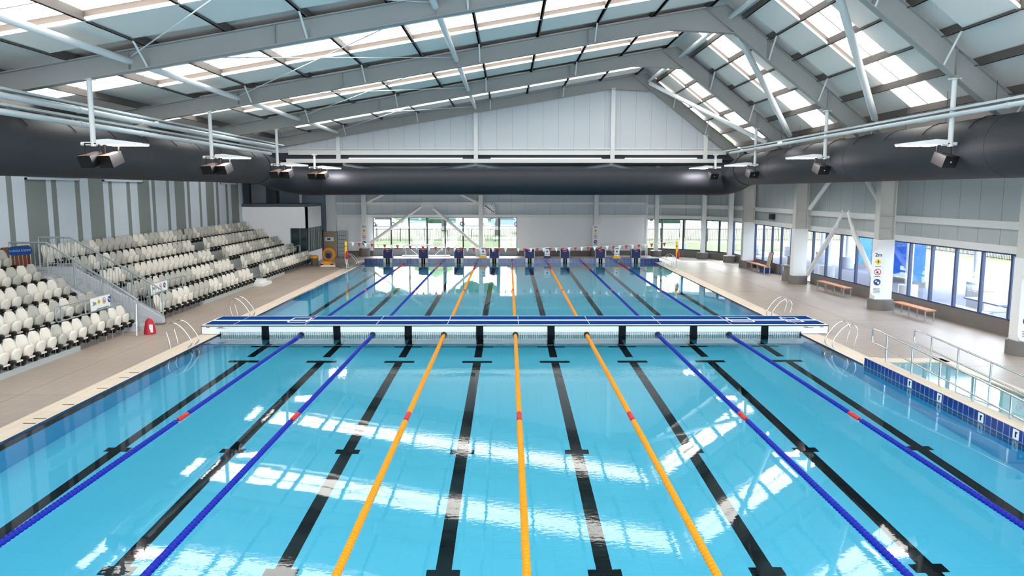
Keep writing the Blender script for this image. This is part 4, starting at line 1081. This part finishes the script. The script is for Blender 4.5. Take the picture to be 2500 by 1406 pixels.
# benches
def bench(x0, y0, x1, y1, label):
    o = empty('timber_bench', ((x0+x1)/2, (y0+y1)/2, DZ), label, 'bench', 'timber benches along the right wall')
    d = Vector((x1-x0, y1-y0, 0)); L = d.length; o.rotation_euler.z = math.atan2(d.y, d.x)
    for k in range(4): b = MB(); b.box(-L/2, -.2+.1*k, .41, L/2, -.105+.1*k, .45); b.build('slat', timber, o)
    n = max(2, round(L/1.1)+1)
    for i in range(n):
        x = -L/2+.1+(L-.2)*i/(n-1); b = MB()
        b.bar((x, -.17, 0), (x, -.17, .41), .04); b.bar((x, .17, 0), (x, .17, .41), .04); b.bar((x, -.17, .39), (x, .17, .39), .04); b.build('leg_frame', galv, o)
bench(15.95, 28.6, 15.85, 31.0, 'long timber bench against the right wall, the one nearest the camera')
bench(15.8, 35.4, 15.7, 38.4, 'short timber bench under the braced windows at the right')
bench(15.45, 45.6, 15.4, 49.2, 'timber bench at the right beside the open door')
o = empty('leaning_board', (15.55, 45.9, .48), 'beige padded board propped on the end of the far bench', 'board')
b = MB(); b.tbox((.1, 0, .42), (.06, .5, .85), Matrix.Rotation(.2, 3, 'Y')); b.build('panel', mat('beige_board', (176, 160, 140), .6), o)
b = MB(); b.tbox((.16, 0, .42), (.03, .54, .9), Matrix.Rotation(.2, 3, 'Y')); b.build('rim', black, o)
o = empty('storage_tub', (15.6, 46.4, DZ), 'dark blue tub under the far bench', 'tub')
b = MB(); b.box(-.2, -.5, 0, .2, .5, .34); b.build('body', mat('tub_blue', (20, 40, 110), .5), o); b = MB(); b.box(-.22, -.52, .32, .22, .52, .36); b.build('rim', navy, o)
o = empty('drinking_fountain', (15.35, 42.0, DZ), 'grey drinking fountain with a steel arm beside the open door', 'fountain')
b = MB(); b.cyl((0, 0), .28, 0, .85, 18, .24); b.build('pedestal', plinth_m, o)
b = MB(); b.box(-.3, -.25, .85, .35, .25, .93); b.tube([(-.28, .1, 0), (-.28, .1, .9)], .03, 8); b.build('basin', galv, o)
b = MB(); b.box(0, -.15, .93, .25, .15, 1.4); b.build('bottle_filler', mat('filler_grey', (110, 110, 105), .5), o)
# wall speaker, exit sign, camera
o = empty('wall_speaker', (15.95, 46.6, 3.45), 'pair of small dark wall speakers above the open door', 'speaker')
b = MB(); b.box(-.12, -.3, -.16, .05, -.03, .16); b.box(-.12, .03, -.16, .05, .3, .16); b.build('cabinet', black, o); b = MB(); b.box(.05, -.2, -.05, .12, .2, .05); b.build('bracket', galv, o)
o = empty('exit_sign', (15.6, 22.2, 3.0), 'dark green exit sign with a white arrow at the right edge', 'sign')
b = MB(); b.box(-.32, 0, -.14, .3, .05, .14); b.build('board', mat('exit_green', (14, 44, 44), .4), o)
b = MB(); b.bar((-.26, -.006, 0), (-.1, -.006, 0), .008, .03); b.bar((-.26, -.006, 0), (-.2, -.006, .06), .008, .025); b.bar((-.26, -.006, 0), (-.2, -.006, -.06), .008, .025); b.build('arrow', sign_w, o)
text('EXIT', .13, 'lettering', sign_w, o, Matrix.Translation((.1, -.006, 0)) @ Matrix.Rotation(PI/2, 4, 'X'))
o = empty('security_camera', (15.5, 22.4, 3.75), 'tiny dark dome camera on the nearest right column', 'camera')
b = MB(); b.tube([(0, 0, .08), (0, 0, 0), (0, 0, -.06)], [.08, .09, .04], 14); b.build('dome', black, o); b = MB(); b.box(0, -.03, .06, .3, .03, .12); b.build('arm', white, o)
# goals
def goal(x, y, w, label, net):
    o = empty('water_polo_goal', (x, y, DZ), label, 'goal', 'water polo goals')
    h = .95
    b = MB(); b.tube([(-w/2, 0, .1), (-w/2, 0, h), (w/2, 0, h), (w/2, 0, .1)], .035, 8); b.build('frame', sign_w, o)
    b = MB(); b.tube([(-w/2-.3, 0, .08), (w/2+.3, 0, .08)], .07, 10); b.tube([(-w/2-.3, .5, .08), (w/2+.3, .5, .08)], .07, 10); b.build('float', sign_w, o)
    b = MB(); b.tube([(-w/2+.2, 0, h-.2), (-w/2+.9, .5, .1)], .02, 6); b.tube([(w/2-.2, 0, h-.2), (w/2-.9, .5, .1)], .02, 6); b.build('stay', sign_w, o)
    if net:
        b = MB()
        n = int(w/.12)
        for i in range(n+1): xx = -w/2+w*i/n; b.tube([(xx, .02, h), (xx, .45, .12)], .004, 3, False)
        for j in range(7): t = j/7; b.tube([(-w/2, .02+.43*t, h-(h-.12)*t), (w/2, .02+.43*t, h-(h-.12)*t)], .004, 3, False)
        b.build('net', mat('net_grey', (170, 176, 176), .7), o)
goal(-6.5, 57.2, 3.0, 'white water polo goal frame under the far window', False)
goal(8.6, 56.6, 3.1, 'water polo goal with grey net by the far right corner', True)

# ================================================================ OUTSIDE
grass = mat('grass', (92, 100, 52), .9, noise=.6, nscale=.25)
grassd = mat('grass_dark', (70, 120, 80), .9, noise=.5, nscale=.3)
paving = mat('paving', (112, 114, 130), .8, noise=.2, nscale=.5)
b = MB(); b.box(-80, 59.3, -.4, 120, 64, -.05); b.box(17.6, -30, -.4, 34, 59.3, -.05)
struct(b.build('paving_outside', paving), 'pale concrete paving outside the windows')
b = MB(); b.box(-90, 64, -.4, 130, 103, -.06); b.box(34, -60, -.4, 130, 64, -.06)
struct(b.build('lawn', grass), 'sunlit lawn beyond the windows')
b = MB(); b.box(-90, 103, -.4, 130, 106, -.0); struct(b.build('kerb_path', sign_w), 'white footpath beside the road')
b = MB(); b.box(-90, 106, -.4, 130, 124, -.04); struct(b.build('road', mat('asphalt', (120, 122, 128), .9)), 'grey road and parking strip')
b = MB(); b.box(-90, 124, -.4, 130, 200, .02); struct(b.build('verge', grassd), 'dark green verge behind the road')
def fence(x0, x1, y, h, label):
    o = empty('metal_fence', (0, y, -.05), label, 'fence', 'black bar fences')
    b = MB(); x = x0
    while x < x1: b.box(x, -.012, .05, x+.03, .012, h); x += .16
    b.box(x0, -.02, .12, x1, .02, .17); b.box(x0, -.02, h-.1, x1, .02, h-.05); b.build('bar_panel', black, o)
    x = x0
    while x <= x1: b = MB(); b.box(x-.04, -.04, 0, x+.04, .04, h+.08); b.build('post', black, o); x += 2.4
fence(-16, 34, 77, 1.3, 'black bar fence across the lawn beyond the far window')
def fence_y(y0, y1, x, h, label):
    o = empty('metal_fence', (x, 0, -.05), label, 'fence', 'black bar fences')
    b = MB(); y = y0
    while y < y1: b.box(-.012, y, .05, .012, y+.03, h); y += .18
    b.box(-.02, y0, .12, .02, y1, .17); b.box(-.02, y0, h-.1, .02, y1, h-.05); b.build('bar_panel', black, o)
fence_y(30, 76, 36, 1.5, 'black bar fence seen through the right windows')
def car(x, y, m, label, van=False, flip=1):
    o = empty('parked_car', (x, y, -.04), label, 'car', 'parked cars', rz=0 if flip > 0 else PI)
    if van: prof = [(-2.3, .35), (2.3, .35), (2.3, .95), (1.7, 1.15), (1.1, 1.95), (-2.2, 2.0), (-2.3, 1.2)]
    else: prof = [(-2.25, .3), (2.25, .3), (2.3, .7), (1.5, .92), (.75, 1.42), (-.9, 1.44), (-1.7, 1.0), (-2.25, .95)]
    b = MB(); b.prism(prof, 'Y', -.85, .85); b.build('body', m, o)
    b = MB()
    wp = [(1.3, 1.0), (.68, 1.37), (-.85, 1.39), (-1.45, 1.02)] if not van else [(1.5, 1.2), (1.0, 1.8), (-.2, 1.85), (-.2, 1.2)]
    b.prism(wp, 'Y', -.87, .87); b.build('side_window', dark_glass, o)
    for s in (-1.4, 1.4):
        for yy in (-.88, .72):
            b = MB(); disc(b, (s, yy, .33), .33, .16, 'Y', 18); w_ = b.build('wheel', black, o)
            b = MB(); disc(b, (s, yy-.02 if yy < 0 else yy+.14, .33), .19, .03, 'Y', 12); b.build('hub', galv, w_)
car(-18.2, 110, mat('car_white', (226, 230, 236), .3), 'white saloon car parked at the left of the far window')
car(-.5, 110, mat('car_silver_blue', (130, 150, 190), .3, .3), 'silver blue saloon car parked right of the clock column')
car(-5.6, 111.5, MATS['car_white'], 'white van parked between the two saloon cars', True)
# bushes and trees
leafm = [mat('leaf_a', (46, 84, 48), .9, noise=.6, nscale=2), mat('leaf_b', (70, 110, 60), .9, noise=.6, nscale=2), mat('leaf_c', (120, 150, 80), .9, noise=.5, nscale=2)]
def blob(mb, c, r, seed):
    rnd = random.Random(seed); bm = bmesh.new(); bmesh.ops.create_icosphere(bm, subdivisions=2, radius=1)
    vs = [(c[0]+v.co.x*r[0]*(1+rnd.uniform(-.16, .16)), c[1]+v.co.y*r[1]*(1+rnd.uniform(-.16, .16)), c[2]+v.co.z*r[2]*(1+rnd.uniform(-.16, .16))) for v in bm.verts]
    mb.add(vs, [[v.index for v in f.verts] for f in bm.faces], True); bm.free()
def tree(x, y, h, i, label):
    o = empty('garden_tree', (x, y, -.05), label, 'tree', 'trees outside')
    b = MB(); b.tube([(0, 0, 0), (.1, 0, h*.3), (0, .1, h*.55)], [.28, .2, .12] if h < 12 else [.34, .26, .18], 10); b.build('trunk', mat('bark', (72, 64, 58), .9), o)
    b = MB(); rnd = random.Random(i)
    for k in range(9 if h < 12 else 34): blob(b, (rnd.uniform(-.3, .3)*h, rnd.uniform(-.25, .25)*h, h*(.45+rnd.random()*.45)), (h*.2, h*.2, h*.16), i*20+k) if h < 12 else blob(b, (rnd.uniform(-.34, .34)*h, rnd.uniform(-.2, .2)*h, h*(.5+rnd.random()*.45)), (h*.105, h*.105, h*.08), i*40+k)
    b.build('crown', leafm[i % 3], o)
tr = [(-30, 128, 9), (-22, 127, 8), (-12, 126.5, 10), (-3, 127, 8.5), (6, 128, 9), (15, 127, 9.5), (24, 129, 10), (34, 127, 9), (46, 125, 10), (60, 110, 11), (52, 92, 9), (48, 76, 8), (2.5, 99, 7), (40, 66, 7), (55, 56, 9), (58, 40, 9), (-17, 92, 15), (-8.5, 97, 16), (-1.5, 88, 15), (9, 95, 16), (19, 84, 13)]
side_l = ['far left', 'left', 'left-centre', 'centre', 'right-centre', 'right', 'far right']
for i, (x, y, h) in enumerate(tr):
    tree(x, y, h, i, '%s leafy tree outside, %s along the line of trees counted from the left car' % (['dark green', 'mid green', 'yellow green'][i % 3], ORD[i]))
for i in range(9):
    x = -26+i*6.5; o = empty('hedge_bush', (x, 121.5, -.05), '%s clipped bush behind the parked cars' % ORD[i], 'bush', 'bushes behind the cars')
    b = MB(); rnd = random.Random(50+i)
    for k in range(5): blob(b, (rnd.uniform(-1.5, 1.5), rnd.uniform(-.3, .3), 1.2), (1.3, .9, 1.5), 900+i*9+k)
    b.build('foliage', leafm[(i+1) % 3], o); b = MB(); b.cyl((0, 0), .2, 0, .8, 8); b.build('stem', MATS['bark'], o)
# house beyond the road
o = empty('distant_house', (-9, 134, -.04), 'low grey house with pale columns beyond the parked cars', 'house')
b = MB(); b.box(-9, 0, 0, 12, 6, 3.2); b.build('wall', mat('house_grey', (120, 130, 160), .8), o)
b = MB(); b.prism([(-9.6, 3.2), (12.6, 3.2), (8, 5), (-5, 5)], 'Y', -.6, 6.6); b.build('roof', mat('roof_slate', (70, 74, 90), .8), o)
for k in range(5): b = MB(); b.box(-7+k*4.2, -.6, 0, -6.6+k*4.2, -.2, 3.2); b.build('porch_column', white, o)
# covered terrace on the right
o = empty('terrace_canopy', (0, 0, -.05), 'white canopy roof on columns over the right-hand terrace', 'canopy')
b = MB(); b.box(17.6, 34, 3.5, 22.6, 60.2, 3.7); b.box(11.8, 60.3, 3.5, 22.6, 64, 3.7); b.build('roof_slab', white, o)
spots = [(19.8, 61.5), (14.3, 63.5), (22.2, 54), (22.2, 49.9), (18.3, 34.8), (22.2, 45.5), (22.2, 36), (18.4, 44), (21.9, 59.4)]
for x, y in spots:
    b = MB(); b.cyl((x, y), .16, 0, 3.5, 14); cc = b.build('column', white, o); b = MB(); b.cyl((x, y), .42, 0, .75, 16); b.build('column_base', conc_l, o)
blue_p = mat('blue_screen', (50, 120, 225), .4)
for i, (x0, y0, x1, y1, lab) in enumerate([(22.7, 49.7, 24.3, 50.6, 'pale blue glazed screen on the terrace, farther of the three'), (20.75, 39.65, 21.7, 39.65, 'deep blue glazed screen on the terrace, nearest of the three'), (21.35, 42.3, 21.9, 41.8, 'narrow blue glazed screen on the terrace, between the other two')]):
    o = empty('terrace_screen', (0, 0, -.05), lab, 'screen', 'blue terrace screens')
    b = MB(); b.bar((x0, y0, 1.65), (x1, y1, 1.65), .05, 2.8) if 0 else None
    d = Vector((x1-x0, y1-y0, 0)); M = Matrix.Rotation(math.atan2(d.y, d.x), 3, 'Z')
    b.tbox(((x0+x1)/2, (y0+y1)/2, 1.75), (d.length, .06, 2.9), M); b.build('panel', blue_p, o)
    b = MB(); b.tbox(((x0+x1)/2, (y0+y1)/2, .15), (d.length+.1, .2, .3), M); b.build('base_rail', plinth_m, o)
o = empty('picnic_table', (18.9, 29.4, -.05), 'grey picnic table with benches outside the nearest window', 'table')
b = MB(); b.box(-.6, -1.1, .72, .6, 1.1, .78); b.build('table_top', mat('table_grey', (110, 116, 150), .6), o)
for s in (-1, 1): b = MB(); b.box(s*.95-.18, -1.1, .42, s*.95+.18, 1.1, .47); b.build('bench_seat', MATS['table_grey'], o)
for s in (-1, 1): b = MB(); b.bar((-.95, s*.8, .2), (.95, s*.8, .2), .06); b.bar((0, s*.8, 0), (0, s*.8, .72), .08); b.build('leg_frame', galv, o)
o = empty('planter_box', (20.1, 32.2, -.05), 'square concrete planter beside the picnic table', 'planter')
b = MB(); b.box(-.4, -.4, 0, .4, .4, .8); b.build('body', conc_l, o); b = MB(); b.box(-.33, -.33, .78, .33, .33, .82); b.build('soil', brown, o)
